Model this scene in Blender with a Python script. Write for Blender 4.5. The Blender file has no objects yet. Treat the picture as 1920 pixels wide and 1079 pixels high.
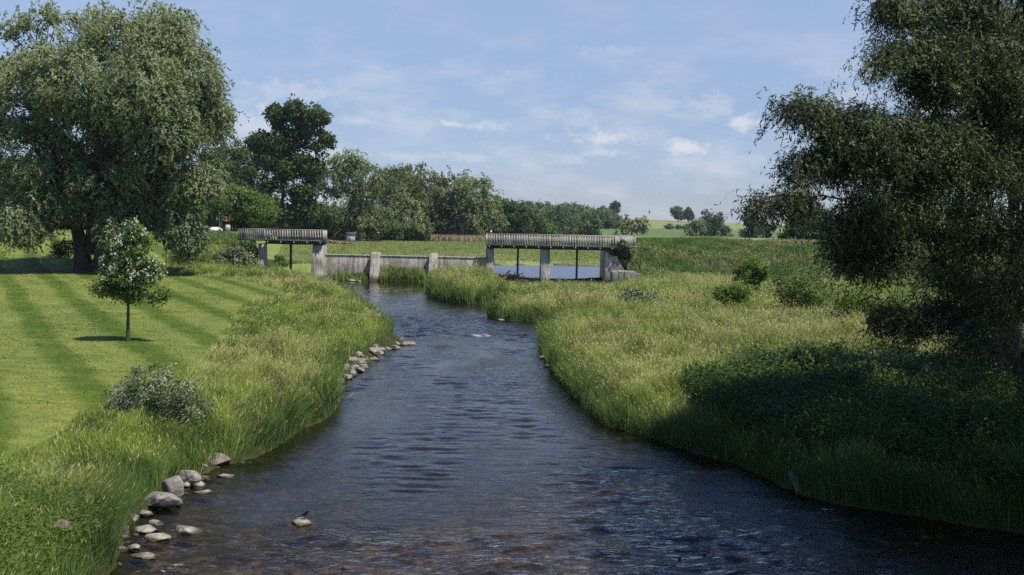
import bpy, bmesh, math, random
import numpy as np
from mathutils import Matrix, Vector

# ---------------------------------------------------------------- camera, world, sun, exposure
sc = bpy.context.scene
COL = sc.collection
R = math.radians
CAMZ, FPX, HORIZ, ROLL = 6.8, 1867.0, 410.0, R(1.15)
PITCH = math.atan((539.5 - HORIZ) / FPX)
FWD = np.array([0, math.cos(PITCH), -math.sin(PITCH)])
_r0 = np.array([1.0, 0, 0]); _u0 = np.cross(_r0, FWD)
RGT = math.cos(ROLL) * _r0 + math.sin(ROLL) * _u0
UPV = -math.sin(ROLL) * _r0 + math.cos(ROLL) * _u0
CAM = np.array([0, 0, CAMZ])
cam_d = bpy.data.cameras.new('camera'); cam = bpy.data.objects.new('camera', cam_d); COL.objects.link(cam)
cam_d.sensor_width = 36; cam_d.lens = 36 * FPX / 1920; cam_d.clip_start = 0.1; cam_d.clip_end = 6000
cam.matrix_world = Matrix(((RGT[0], UPV[0], -FWD[0], 0), (RGT[1], UPV[1], -FWD[1], 0), (RGT[2], UPV[2], -FWD[2], CAMZ), (0, 0, 0, 1)))
sc.camera = cam

SUN_EL, SUN_AZ = R(63), R(60)            # azimuth measured from behind the camera towards the right
SUNV = np.array([math.cos(SUN_EL) * math.sin(SUN_AZ), -math.cos(SUN_EL) * math.cos(SUN_AZ), math.sin(SUN_EL)])
sl = bpy.data.lights.new('sun', 'SUN'); sl.energy = 4.4; sl.angle = R(0.53); sl.color = (1.0, 0.95, 0.86)
sun = bpy.data.objects.new('sun', sl); COL.objects.link(sun)
sun.rotation_euler = Vector(-SUNV).to_track_quat('-Z', 'Y').to_euler(); sun.location = (20, -30, 60)
sc.view_settings.view_transform = 'Standard'; sc.view_settings.look = 'None'
sc.view_settings.exposure = 0.28; sc.view_settings.gamma = 1.0; sc.view_settings.use_curve_mapping = False
sc.cycles.max_bounces = 6; sc.cycles.diffuse_bounces = 3; sc.cycles.glossy_bounces = 3; sc.cycles.transmission_bounces = 4
sc.cycles.transparent_max_bounces = 8; sc.cycles.volume_bounces = 0
sc.cycles.use_adaptive_sampling = False
sc.cycles.use_denoising = False; sc.cycles.denoiser = 'OPENIMAGEDENOISE'; sc.cycles.denoising_prefilter = 'ACCURATE'
sc.cycles.sample_clamp_direct = 6; sc.cycles.sample_clamp_indirect = 4
sc.cycles.caustics_reflective = False; sc.cycles.caustics_refractive = False


def build_world():
    w = bpy.data.worlds.new('World'); sc.world = w; w.use_nodes = True
    nt = w.node_tree; N = nt.nodes; L = nt.links; N.clear()
    out = N.new('ShaderNodeOutputWorld'); bg = N.new('ShaderNodeBackground'); bg.inputs[1].default_value = 0.105
    L.new(bg.outputs[0], out.inputs[0])
    sky = N.new('ShaderNodeTexSky'); sky.sky_type = 'NISHITA'; sky.sun_disc = False
    sky.sun_elevation = SUN_EL; sky.sun_rotation = math.atan2(SUNV[0], SUNV[1])
    sky.altitude = 200; sky.air_density = 1.0; sky.dust_density = 0.1; sky.ozone_density = 4.5
    tc = N.new('ShaderNodeTexCoord')
    sep = N.new('ShaderNodeSeparateXYZ'); L.new(tc.outputs['Generated'], sep.inputs[0])

    def M(op, a, b=None, c=None):
        n = N.new('ShaderNodeMath'); n.operation = op
        for i, v in enumerate((a, b, c)):
            if v is None: continue
            if isinstance(v, (int, float)): n.inputs[i].default_value = v
            else: L.new(v, n.inputs[i])
        return n.outputs[0]
    az = M('ARCTAN2', sep.outputs[0], sep.outputs[1])
    el = M('ARCSINE', sep.outputs[2])
    # high thin cloud: noise stretched along the horizon
    cmb = N.new('ShaderNodeCombineXYZ'); L.new(M('MULTIPLY', az, 7.0), cmb.inputs[0]); L.new(M('MULTIPLY', el, 17.0), cmb.inputs[1])
    n1 = N.new('ShaderNodeTexNoise'); n1.inputs['Scale'].default_value = 1.6; n1.inputs['Detail'].default_value = 7; n1.inputs['Roughness'].default_value = 0.55
    L.new(cmb.outputs[0], n1.inputs['Vector'])
    cmb2 = N.new('ShaderNodeCombineXYZ'); L.new(M('MULTIPLY', az, 40.0), cmb2.inputs[0]); L.new(M('MULTIPLY', el, 70.0), cmb2.inputs[1])
    n2 = N.new('ShaderNodeTexNoise'); n2.inputs['Scale'].default_value = 1.3; n2.inputs['Detail'].default_value = 6; n2.inputs['Roughness'].default_value = 0.6
    L.new(cmb2.outputs[0], n2.inputs['Vector'])

    def ss(v, lo, hi):
        n = N.new('ShaderNodeMapRange'); n.interpolation_type = 'SMOOTHSTEP'
        L.new(v, n.inputs[0]); n.inputs[1].default_value = lo; n.inputs[2].default_value = hi
        return n.outputs[0]
    low = M('SUBTRACT', 1.0, ss(el, 0.06, 0.24))
    veil = M('MULTIPLY', M('MULTIPLY', ss(n1.outputs[0], 0.42, 0.72), 0.50), M('ADD', M('MULTIPLY', low, 0.85), 0.15))
    total = veil
    puffs = [(1132, 258, 78, 15, .75), (1290, 276, 58, 17, .85), (1392, 231, 34, 17, .8), (842, 232, 28, 8, .8), (914, 237, 34, 13, .55),
             (1335, 200, 55, 28, .35), (1130, 288, 60, 12, .45), (880, 296, 60, 12, .4), (770, 295, 70, 13, .35), (470, 240, 80, 45, .55),
             (560, 170, 110, 26, .35), (1160, 98, 70, 14, .25), (1370, 300, 70, 22, .3), (1060, 300, 60, 14, .35), (670, 226, 40, 12, .4), (1090, 220, 60, 22, .3)]
    for px, py, wx, wy, s in puffs:
        d = FWD * FPX + RGT * (px - 960) - UPV * (py - 539.5); d /= np.linalg.norm(d)
        a0, e0 = math.atan2(d[0], d[1]), math.asin(d[2])
        dx = M('DIVIDE', M('SUBTRACT', az, a0), wx / FPX); dy = M('DIVIDE', M('SUBTRACT', el, e0), wy / FPX)
        rr = M('SQRT', M('ADD', M('MULTIPLY', dx, dx), M('MULTIPLY', dy, dy)))
        rr = M('ADD', rr, M('MULTIPLY', M('SUBTRACT', n2.outputs[0], 0.5), 3.4))
        total = M('MAXIMUM', total, M('MULTIPLY', M('SUBTRACT', 1.0, ss(rr, 0.0, 1.25)), s))
    tint = N.new('ShaderNodeMix'); tint.data_type = 'RGBA'; tint.blend_type = 'MULTIPLY'; tint.inputs[0].default_value = 1.0
    L.new(sky.outputs[0], tint.inputs[6])
    hz = N.new('ShaderNodeValToRGB'); L.new(M('MULTIPLY', el, 3.0), hz.inputs[0]); e = hz.color_ramp.elements
    [e.new(p) for p in (.32, .66)]
    for k, (p, c) in enumerate(((0.06, (0.57, 0.60, 0.83)), (.32, (.88, .80, .87)), (.66, (1.42, 1.16, 1.07)), (1.0, (0.75, 0.86, 1.09)))): e[k].position = p; e[k].color = (*c, 1)
    L.new(hz.outputs[0], tint.inputs[7])
    mix = N.new('ShaderNodeMix'); mix.data_type = 'RGBA'
    L.new(total, mix.inputs[0]); L.new(tint.outputs[2], mix.inputs[6]); mix.inputs[7].default_value = (6.1, 6.1, 6.5, 1)
    L.new(mix.outputs[2], bg.inputs[0])
build_world()


# ---------------------------------------------------------------- numeric helpers
def at_z(px, py, z):
    d = FWD * FPX + RGT * (px - 960) - UPV * (py - 539.5)
    return CAM + d * ((z - CAMZ) / d[2])


def at_y(px, py, Y):
    d = FWD * FPX + RGT * (px - 960) - UPV * (py - 539.5)
    return CAM + d * (Y / d[1])


def project(P):
    q = P - CAM; w = q @ FWD
    w = np.where(w < 0.1, 0.1, w)
    return 960 + FPX * (q @ RGT) / w, 539.5 - FPX * (q @ UPV) / w


def sstep(a, b, v):
    t = np.clip((v - a) / (b - a), 0, 1); return t * t * (3 - 2 * t)


def _hash(ix, iy, iz, s):
    h = (ix * 374761393 + iy * 668265263 + iz * 2147483647 + s * 974634) & 0xFFFFFFFF
    h = ((h ^ (h >> 13)) * 1274126177) & 0xFFFFFFFF
    h = h ^ (h >> 16)
    return (h & 0xFFFFFF) / float(0xFFFFFF)


def vnoise(x, y, z=None, s=0):
    x = np.asarray(x, float); y = np.asarray(y, float); z = np.zeros_like(x) if z is None else np.asarray(z, float)
    fx, fy, fz = np.floor(x), np.floor(y), np.floor(z)
    ix, iy, iz = fx.astype(np.int64), fy.astype(np.int64), fz.astype(np.int64)
    u, v, w = x - fx, y - fy, z - fz
    u = u * u * (3 - 2 * u); v = v * v * (3 - 2 * v); w = w * w * (3 - 2 * w)
    r = 0
    for a in (0, 1):
        for b in (0, 1):
            for c in (0, 1):
                r = r + _hash(ix + a, iy + b, iz + c, s) * (u if a else 1 - u) * (v if b else 1 - v) * (w if c else 1 - w)
    return r


def fbm(x, y, z=None, s=0, o=4):
    r = 0; a = 0.5; t = 0
    for k in range(o):
        f = 2.03 ** k
        r = r + a * vnoise(np.asarray(x) * f, np.asarray(y) * f, None if z is None else np.asarray(z) * f, s + k); t += a; a *= 0.5
    return r / t


def smooth_poly(P, n=3):
    P = np.asarray(P, float)
    for _ in range(n):
        Q = np.roll(P, -1, 0)
        P = np.stack([0.75 * P + 0.25 * Q, 0.25 * P + 0.75 * Q], 1).reshape(-1, 2)
    return P


def sdf(poly, x, y):
    """signed distance, negative inside"""
    x = np.asarray(x, float).ravel(); y = np.asarray(y, float).ravel()
    A = poly; B = np.roll(poly, -1, 0)
    d2 = np.full(x.shape, 1e18); ins = np.zeros(x.shape, bool)
    for (ax, ay), (bx, by) in zip(A, B):
        ex, ey = bx - ax, by - ay; L2 = ex * ex + ey * ey
        if L2 < 1e-12: continue
        t = np.clip(((x - ax) * ex + (y - ay) * ey) / L2, 0, 1)
        np.minimum(d2, (x - ax - t * ex) ** 2 + (y - ay - t * ey) ** 2, out=d2)
        c = (ay > y) != (by > y)
        if ey != 0: ins ^= c & (x < (bx - ax) * (y - ay) / ey + ax)
    d = np.sqrt(d2)
    return np.where(ins, -d, d)


# ---------------------------------------------------------------- object helpers
def tag(o, label=None, cat=None, group=None, kind=None):
    if label: o['label'] = label
    if cat: o['category'] = cat
    if group: o['group'] = group
    if kind: o['kind'] = kind
    return o


def empty(name, loc=(0, 0, 0), rz=0.0, label=None, cat=None, group=None):
    o = bpy.data.objects.new(name, None); o.empty_display_size = 0.3; COL.objects.link(o)
    o.location = [float(v) for v in loc]; o.rotation_euler = (0, 0, rz)
    return tag(o, label, cat, group)


class MB:
    """collects vertices and faces (tris or quads), then links ONE mesh object"""
    def __init__(s): s.v = []; s.f = []; s.n = 0; s.vt = []; s.vc = []; s.vn = []

    def add(s, v, f, tone=None, col=None, nrm=None):
        v = np.asarray(v, float).reshape(-1, 3); f = np.asarray(f, np.int64)
        s.v.append(v); s.f.append(f + s.n); s.n += len(v)
        s.vt.append(np.broadcast_to(np.asarray(0.5 if tone is None else tone, float), (len(v),)))
        if col is not None: s.vc.append(np.broadcast_to(np.asarray(col, float), (len(v), 3)))
        if nrm is not None: s.vn.append(np.asarray(nrm, float).reshape(-1, 3))
        return s

    def box(s, a, b, tone=None):
        x0, y0, z0 = a; x1, y1, z1 = b
        v = [(x0, y0, z0), (x1, y0, z0), (x1, y1, z0), (x0, y1, z0), (x0, y0, z1), (x1, y0, z1), (x1, y1, z1), (x0, y1, z1)]
        return s.add(v, [(0, 3, 2, 1), (4, 5, 6, 7), (0, 1, 5, 4), (1, 2, 6, 5), (2, 3, 7, 6), (3, 0, 4, 7)], tone)

    def beam(s, p, q, w, h, tone=None):
        """box along p->q, w across (horizontal), h along up"""
        p = np.array(p, float); q = np.array(q, float); d = q - p; d /= np.linalg.norm(d)
        u = np.array([0, 0, 1.0]) if abs(d[2]) < 0.95 else np.array([0, 1.0, 0])
        a = np.cross(d, u); a /= np.linalg.norm(a); u = np.cross(a, d)
        v = [c + a * sx * w / 2 + u * sz * h / 2 for c in (p, q) for sx, sz in ((-1, -1), (1, -1), (1, 1), (-1, 1))]
        return s.add(v, [(0, 1, 2, 3), (7, 6, 5, 4), (0, 4, 5, 1), (1, 5, 6, 2), (2, 6, 7, 3), (3, 7, 4, 0)], tone)

    def tube(s, pts, rad, k=6, tone=None, cap=True):
        P = np.asarray(pts, float); n = len(P); rad = np.broadcast_to(np.asarray(rad, float), (n,))
        T = np.gradient(P, axis=0); T /= np.linalg.norm(T, axis=1)[:, None] + 1e-9
        ref = np.array([0.31, 0.17, 0.93]) if abs(T[0, 2]) < 0.9 else np.array([0.95, 0.25, 0.1])
        A = np.cross(T, ref); A /= np.linalg.norm(A, axis=1)[:, None] + 1e-9; Bv = np.cross(T, A)
        th = np.arange(k) * 2 * math.pi / k
        V = P[:, None] + rad[:, None, None] * (np.cos(th)[None, :, None] * A[:, None] + np.sin(th)[None, :, None] * Bv[:, None])
        i = np.arange(n - 1)[:, None] * k; j = np.arange(k)[None]; j2 = (j + 1) % k
        F = np.stack([i + j, i + j2, i + k + j2, i + k + j], -1).reshape(-1, 4)
        s.add(V.reshape(-1, 3), F, tone)
        if cap:
            s.add(np.vstack([V[0], P[0]]), [(b, a, k) for a, b in zip(range(k), list(range(1, k)) + [0])], tone)
            s.add(np.vstack([V[-1], P[-1]]), [(a, b, k) for a, b in zip(range(k), list(range(1, k)) + [0])], tone)
        return s

    def build(s, name, mat, parent=None, smooth=False, origin=None):
        me = bpy.data.meshes.new(name)
        V = np.vstack(s.v)
        if origin is not None: V = V - np.asarray(origin, float)
        me.vertices.add(len(V)); me.vertices.foreach_set('co', V.astype(np.float32).ravel())
        tot = [np.full(len(f), f.shape[1], np.int32) for f in s.f]
        tot = np.concatenate(tot); idx = np.concatenate([f.ravel() for f in s.f]).astype(np.int32)
        st = np.concatenate([[0], np.cumsum(tot)[:-1]]).astype(np.int32)
        me.loops.add(len(idx)); me.loops.foreach_set('vertex_index', idx)
        me.polygons.add(len(tot)); me.polygons.foreach_set('loop_start', st); me.polygons.foreach_set('loop_total', tot)
        if smooth: me.polygons.foreach_set('use_smooth', np.ones(len(tot), bool))
        a = me.attributes.new('tone', 'FLOAT', 'POINT'); a.data.foreach_set('value', np.concatenate(s.vt).astype(np.float32))
        if s.vc:
            c = np.vstack(s.vc); c = np.hstack([c, np.ones((len(c), 1))])
            a = me.attributes.new('Col', 'FLOAT_COLOR', 'POINT'); a.data.foreach_set('color', c.astype(np.float32).ravel())
        if s.vn:
            a = me.attributes.new('nrm', 'FLOAT_VECTOR', 'POINT'); a.data.foreach_set('vector', np.vstack(s.vn).astype(np.float32).ravel())
        me.update(calc_edges=True)
        for m in (mat if isinstance(mat, (list, tuple)) else [mat]): me.materials.append(m)
        o = bpy.data.objects.new(name, me); COL.objects.link(o)
        if parent is not None: o.parent = parent
        if origin is not None and parent is None: o.location = [float(v) for v in origin]
        return o


# ---------------------------------------------------------------- materials
def newmat(name):
    m = bpy.data.materials.new(name); m.use_nodes = True; m.node_tree.nodes.clear()
    N = m.node_tree.nodes; L = m.node_tree.links
    out = N.new('ShaderNodeOutputMaterial'); return m, N, L, out


def ramp(N, L, src, stops):
    r = N.new('ShaderNodeValToRGB'); L.new(src, r.inputs[0]); e = r.color_ramp.elements
    while len(e) < len(stops): e.new(0.5)
    for k, (p, c) in enumerate(stops): e[k].position = p; e[k].color = (*c, 1)
    return r.outputs[0]


def noise(N, L, vec, scale, detail=5, rough=0.55):
    n = N.new('ShaderNodeTexNoise'); n.inputs['Scale'].default_value = scale; n.inputs['Detail'].default_value = detail; n.inputs['Roughness'].default_value = rough
    if vec is not None: L.new(vec, n.inputs['Vector'])
    return n.outputs[0]


def mixc(N, L, fac, a, b, mode='MIX'):
    n = N.new('ShaderNodeMix'); n.data_type = 'RGBA'; n.blend_type = mode
    for i, v in ((0, fac), (6, a), (7, b)):
        if isinstance(v, (int, float)): n.inputs[i].default_value = v
        elif isinstance(v, tuple): n.inputs[i].default_value = (*v, 1)
        else: L.new(v, n.inputs[i])
    return n.outputs[2]


def math_(N, L, op, a, b=None):
    n = N.new('ShaderNodeMath'); n.operation = op
    for i, v in enumerate((a, b)):
        if v is None: continue
        if isinstance(v, (int, float)): n.inputs[i].default_value = v
        else: L.new(v, n.inputs[i])
    return n.outputs[0]


def mapping(N, L, vec, scale, rot=(0, 0, 0)):
    n = N.new('ShaderNodeMapping'); n.inputs['Scale'].default_value = scale; n.inputs['Rotation'].default_value = rot
    L.new(vec, n.inputs['Vector']); return n.outputs[0]


def geo_pos(N): return N.new('ShaderNodeNewGeometry').outputs['Position']


def leaf_mat(name, dark, mid, light, trans=0.3, rough=0.5, spec=0.35, colattr=False):
    m, N, L, out = newmat(name)
    if colattr:
        at = N.new('ShaderNodeAttribute'); at.attribute_name = 'Col'; col = at.outputs['Color']
    else:
        at = N.new('ShaderNodeAttribute'); at.attribute_name = 'tone'
        col = ramp(N, L, at.outputs['Fac'], [(0.0, dark), (0.5, mid), (1.0, light)])
    p = N.new('ShaderNodeBsdfPrincipled'); L.new(col, p.inputs['Base Color']); p.inputs['Roughness'].default_value = rough
    p.inputs['Specular IOR Level'].default_value = spec
    if not colattr:
        g = N.new('ShaderNodeNewGeometry'); an = N.new('ShaderNodeAttribute'); an.attribute_name = 'nrm'
        vs = N.new('ShaderNodeVectorMath'); vs.operation = 'SCALE'; L.new(an.outputs['Vector'], vs.inputs[0]); vs.inputs[3].default_value = 0.85
        vm = N.new('ShaderNodeVectorMath'); vm.operation = 'MULTIPLY_ADD'; L.new(g.outputs['Normal'], vm.inputs[0]); vm.inputs[1].default_value = (.55, .55, .55); L.new(vs.outputs[0], vm.inputs[2])
        vn = N.new('ShaderNodeVectorMath'); vn.operation = 'NORMALIZE'; L.new(vm.outputs[0], vn.inputs[0]); L.new(vn.outputs[0], p.inputs['Normal'])
    if colattr:
        g = N.new('ShaderNodeNewGeometry'); vm = N.new('ShaderNodeVectorMath'); vm.operation = 'MULTIPLY_ADD'; L.new(g.outputs['Normal'], vm.inputs[0])
        vm.inputs[1].default_value = (.55, .55, .55); vm.inputs[2].default_value = (0, 0, .7)
        vn = N.new('ShaderNodeVectorMath'); vn.operation = 'NORMALIZE'; L.new(vm.outputs[0], vn.inputs[0]); L.new(vn.outputs[0], p.inputs['Normal'])
    t = N.new('ShaderNodeBsdfTranslucent'); L.new(mixc(N, L, 0.5, col, (1.0, 0.95, 0.45), 'MULTIPLY'), t.inputs[0])
    mx = N.new('ShaderNodeMixShader'); mx.inputs[0].default_value = trans
    L.new(p.outputs[0], mx.inputs[1]); L.new(t.outputs[0], mx.inputs[2]); L.new(mx.outputs[0], out.inputs[0])
    return m


def solid_mat(name, stops, scale=3.0, rough=0.8, bump=0.3, bscale=None, stretch=(1, 1, 1), spec=0.3, coords='Object', voro=False):
    m, N, L, out = newmat(name)
    tc = N.new('ShaderNodeTexCoord'); vec = mapping(N, L, tc.outputs[coords], stretch)
    f = noise(N, L, vec, scale, 8, 0.62)
    col = ramp(N, L, f, stops)
    p = N.new('ShaderNodeBsdfPrincipled'); L.new(col, p.inputs['Base Color']); p.inputs['Roughness'].default_value = rough
    p.inputs['Specular IOR Level'].default_value = spec
    if bump:
        b = N.new('ShaderNodeBump'); b.inputs['Strength'].default_value = bump; b.inputs['Distance'].default_value = 0.05
        L.new(noise(N, L, vec, bscale or scale * 4, 6, 0.6), b.inputs['Height']); L.new(b.outputs[0], p.inputs['Normal'])
    if 'boulder' in name:
        sp = N.new('ShaderNodeSeparateXYZ'); L.new(geo_pos(N), sp.inputs[0])
        zz = math_(N, L, 'ADD', sp.outputs[2], math_(N, L, 'MULTIPLY', noise(N, L, geo_pos(N), 4, 4), 0.10))
        wet = N.new('ShaderNodeMapRange'); L.new(zz, wet.inputs[0]); wet.inputs[1].default_value = 0.085; wet.inputs[2].default_value = 0.125
        spot = ramp(N, L, noise(N, L, vec, scale * 3.3, 6, .7), [(.36, (.55, .53, .5)), (.6, (1.08, 1.08, 1.06))])
        c2 = mixc(N, L, .8, col, spot, 'MULTIPLY')
        L.new(mixc(N, L, wet.outputs[0], mixc(N, L, 1.0, c2, (.26, .24, .19), 'MULTIPLY'), c2), p.inputs['Base Color'])
    L.new(p.outputs[0], out.inputs[0]); return m


def concrete_mat():
    m, N, L, out = newmat('weathered_concrete')
    pos = geo_pos(N)
    a = noise(N, L, pos, 0.9, 8, 0.65)
    streak = noise(N, L, mapping(N, L, pos, (2.6, 2.6, 0.22)), 2.2, 6, 0.6)
    fine = noise(N, L, pos, 9.0, 6, 0.65)
    col = ramp(N, L, a, [(0.30, (0.26, 0.23, 0.18)), (0.47, (0.46, 0.425, 0.35)), (0.62, (0.64, 0.60, 0.51))])
    st = ramp(N, L, streak, [(0.38, (0.34, 0.32, 0.28)), (0.54, (1, 1, 1))])
    col = mixc(N, L, 0.75, col, st, 'MULTIPLY')
    col = mixc(N, L, 0.55, col, ramp(N, L, fine, [(0.35, (0.6, 0.58, 0.55)), (0.6, (1.1, 1.1, 1.1))]), 'MULTIPLY')
    sp = N.new('ShaderNodeSeparateXYZ'); L.new(pos, sp.inputs[0]); al = N.new('ShaderNodeMapRange')
    L.new(math_(N, L, 'ADD', sp.outputs[2], math_(N, L, 'MULTIPLY', math_(N, L, 'SUBTRACT', streak, 0.5), 1.4)), al.inputs[0]); al.inputs[1].default_value = 0.30; al.inputs[2].default_value = 0.62
    col = mixc(N, L, al.outputs[0], mixc(N, L, 1.0, col, (.40, .40, .33), 'MULTIPLY'), col)
    p = N.new('ShaderNodeBsdfPrincipled'); L.new(col, p.inputs['Base Color']); p.inputs['Roughness'].default_value = 0.9
    p.inputs['Specular IOR Level'].default_value = 0.2
    b = N.new('ShaderNodeBump'); b.inputs['Strength'].default_value = 0.5; b.inputs['Distance'].default_value = 0.06
    L.new(noise(N, L, pos, 5, 8, 0.7), b.inputs['Height']); L.new(b.outputs[0], p.inputs['Normal'])
    L.new(p.outputs[0], out.inputs[0]); return m


def wood_mat():
    m, N, L, out = newmat('silvered_wood')
    at = N.new('ShaderNodeAttribute'); at.attribute_name = 'tone'
    pos = geo_pos(N)
    g = noise(N, L, mapping(N, L, pos, (12, 12, 1.2)), 2.0, 5, 0.6)
    col = ramp(N, L, at.outputs['Fac'], [(0.0, (0.10, 0.09, 0.08)), (0.5, (0.32, 0.30, 0.27)), (1.0, (0.50, 0.48, 0.44))])
    col = mixc(N, L, 0.6, col, ramp(N, L, g, [(0.35, (0.65, 0.62, 0.6)), (0.6, (1.05, 1.05, 1.05))]), 'MULTIPLY')
    p = N.new('ShaderNodeBsdfPrincipled'); L.new(col, p.inputs['Base Color']); p.inputs['Roughness'].default_value = 0.85
    L.new(p.outputs[0], out.inputs[0]); return m


def plain(name, c, rough=0.6, metal=0.0):
    return solid_mat(name, [(0.3, tuple(v * 0.82 for v in c)), (0.7, tuple(min(1, v * 1.12) for v in c))], 6, rough, 0.08)


def lawn_mat():
    m, N, L, out = newmat('mown_lawn')
    pos = geo_pos(N)
    sep = N.new('ShaderNodeSeparateXYZ'); L.new(pos, sep.inputs[0])
    # mowing stripes run along (0.5,-0.87): coordinate across them
    wob = noise(N, L, pos, 0.06, 3)
    ac = math_(N, L, 'ADD', math_(N, L, 'MULTIPLY', sep.outputs[0], 0.872), math_(N, L, 'MULTIPLY', sep.outputs[1], 0.49))
    ac = math_(N, L, 'ADD', ac, math_(N, L, 'MULTIPLY', wob, 2.2))
    edge = noise(N, L, pos, 1.6, 4)
    ph = math_(N, L, 'ADD', math_(N, L, 'MULTIPLY', ac, 2 * math.pi / 2.95), math_(N, L, 'MULTIPLY', edge, 1.3))
    s = math_(N, L, 'SINE', math_(N, L, 'ADD', ph, 0.6))
    s = math_(N, L, 'ADD', math_(N, L, 'MULTIPLY', s, 0.5), 0.5)
    strp = ramp(N, L, s, [(0.10, (0.085, 0.136, 0.019)), (0.55, (0.185, 0.222, 0.058))])
    big = noise(N, L, pos, 0.22, 4)
    col = mixc(N, L, 0.8, strp, ramp(N, L, big, [(0.35, (0.72, 0.82, 0.7)), (0.65, (1.15, 1.08, 1.0))]), 'MULTIPLY')
    fine = noise(N, L, pos, 14, 6, 0.75)
    col = mixc(N, L, 0.8, col, ramp(N, L, fine, [(0.32, (0.45, 0.5, 0.4)), (0.68, (1.4, 1.32, 1.25))]), 'MULTIPLY')
    med = noise(N, L, mapping(N, L, pos, (0.8, 2.0, 1)), 1.1, 8, 0.75)
    col = mixc(N, L, 0.75, col, ramp(N, L, med, [(0.36, (0.5, 0.6, 0.45)), (0.60, (1.3, 1.2, 1.15))]), 'MULTIPLY')
    v = N.new('ShaderNodeTexVoronoi'); v.inputs['Scale'].default_value = 2.6; L.new(pos, v.inputs['Vector'])
    dots = ramp(N, L, v.outputs['Distance'], [(0.05, (1, 1, 1)), (0.09, (0, 0, 0))])
    patch = ramp(N, L, noise(N, L, pos, 0.3, 3), [(0.52, (0, 0, 0)), (0.62, (1, 1, 1))])
    col = mixc(N, L, mixc(N, L, 1.0, dots, patch, 'MULTIPLY'), col, (0.45, 0.47, 0.34))
    p = N.new('ShaderNodeBsdfPrincipled'); L.new(col, p.inputs['Base Color']); p.inputs['Roughness'].default_value = 0.85
    p.inputs['Specular IOR Level'].default_value = 0.15
    b = N.new('ShaderNodeBump'); b.inputs['Strength'].default_value = 0.6; b.inputs['Distance'].default_value = 0.05
    L.new(fine, b.inputs['Height']); L.new(b.outputs[0], p.inputs['Normal'])
    L.new(p.outputs[0], out.inputs[0]); return m


def ground_mat(name, c0, c1, c2, s1=0.3, s2=8.0, fine=0.7):
    m, N, L, out = newmat(name)
    pos = geo_pos(N)
    a = noise(N, L, mapping(N, L, pos, (1, 1.8, 1)), s1, 6, 0.6)
    col = ramp(N, L, a, [(0.33, c0), (0.5, c1), (0.66, c2)])
    f = noise(N, L, pos, s2, 6, 0.7)
    col = mixc(N, L, fine, col, ramp(N, L, f, [(0.3, (0.55, 0.58, 0.5)), (0.68, (1.3, 1.25, 1.2))]), 'MULTIPLY')
    p = N.new('ShaderNodeBsdfPrincipled'); L.new(col, p.inputs['Base Color']); p.inputs['Roughness'].default_value = 0.9
    p.inputs['Specular IOR Level'].default_value = 0.1
    b = N.new('ShaderNodeBump'); b.inputs['Strength'].default_value = 0.5; b.inputs['Distance'].default_value = 0.12
    L.new(f, b.inputs['Height']); L.new(b.outputs[0], p.inputs['Normal'])
    L.new(p.outputs[0], out.inputs[0]); return m


def bed_mat():
    m, N, L, out = newmat('gravel_bed')
    pos = geo_pos(N)
    v = N.new('ShaderNodeTexVoronoi'); v.inputs['Scale'].default_value = 5.5; L.new(pos, v.inputs['Vector'])
    sep = N.new('ShaderNodeSeparateColor'); L.new(v.outputs['Color'], sep.inputs[0])
    col = ramp(N, L, sep.outputs[0], [(0.0, (0.032, 0.027, 0.016)), (0.6, (0.070, 0.058, 0.034)), (1.0, (0.17, 0.14, 0.09))])
    sp = N.new('ShaderNodeSeparateXYZ'); L.new(pos, sp.inputs[0])      # clean gravel bar in the shallows downstream, dark algae above it
    bar = N.new('ShaderNodeMapRange'); L.new(math_(N, L, 'SUBTRACT', math_(N, L, 'ADD', sp.outputs[1], math_(N, L, 'MULTIPLY', noise(N, L, pos, .5, 4), 8)), math_(N, L, 'MULTIPLY', sp.outputs[0], 0.22)), bar.inputs[0])
    bar.inputs[1].default_value = 24; bar.inputs[2].default_value = 31; bar.inputs[3].default_value = 1; bar.inputs[4].default_value = 0
    col = mixc(N, L, bar.outputs[0], col, mixc(N, L, 1.0, col, (2.3, 2.05, 1.65), 'MULTIPLY'))
    col = mixc(N, L, 0.8, col, ramp(N, L, noise(N, L, pos, 0.6, 5), [(0.35, (0.45, 0.45, 0.42)), (0.62, (1.2, 1.1, 1.0))]), 'MULTIPLY')
    p = N.new('ShaderNodeBsdfPrincipled'); L.new(col, p.inputs['Base Color']); p.inputs['Roughness'].default_value = 0.8
    b = N.new('ShaderNodeBump'); b.inputs['Strength'].default_value = 0.8; b.inputs['Distance'].default_value = 0.1; b.invert = True
    L.new(v.outputs['Distance'], b.inputs['Height']); L.new(b.outputs[0], p.inputs['Normal'])
    L.new(p.outputs[0], out.inputs[0]); return m


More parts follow.
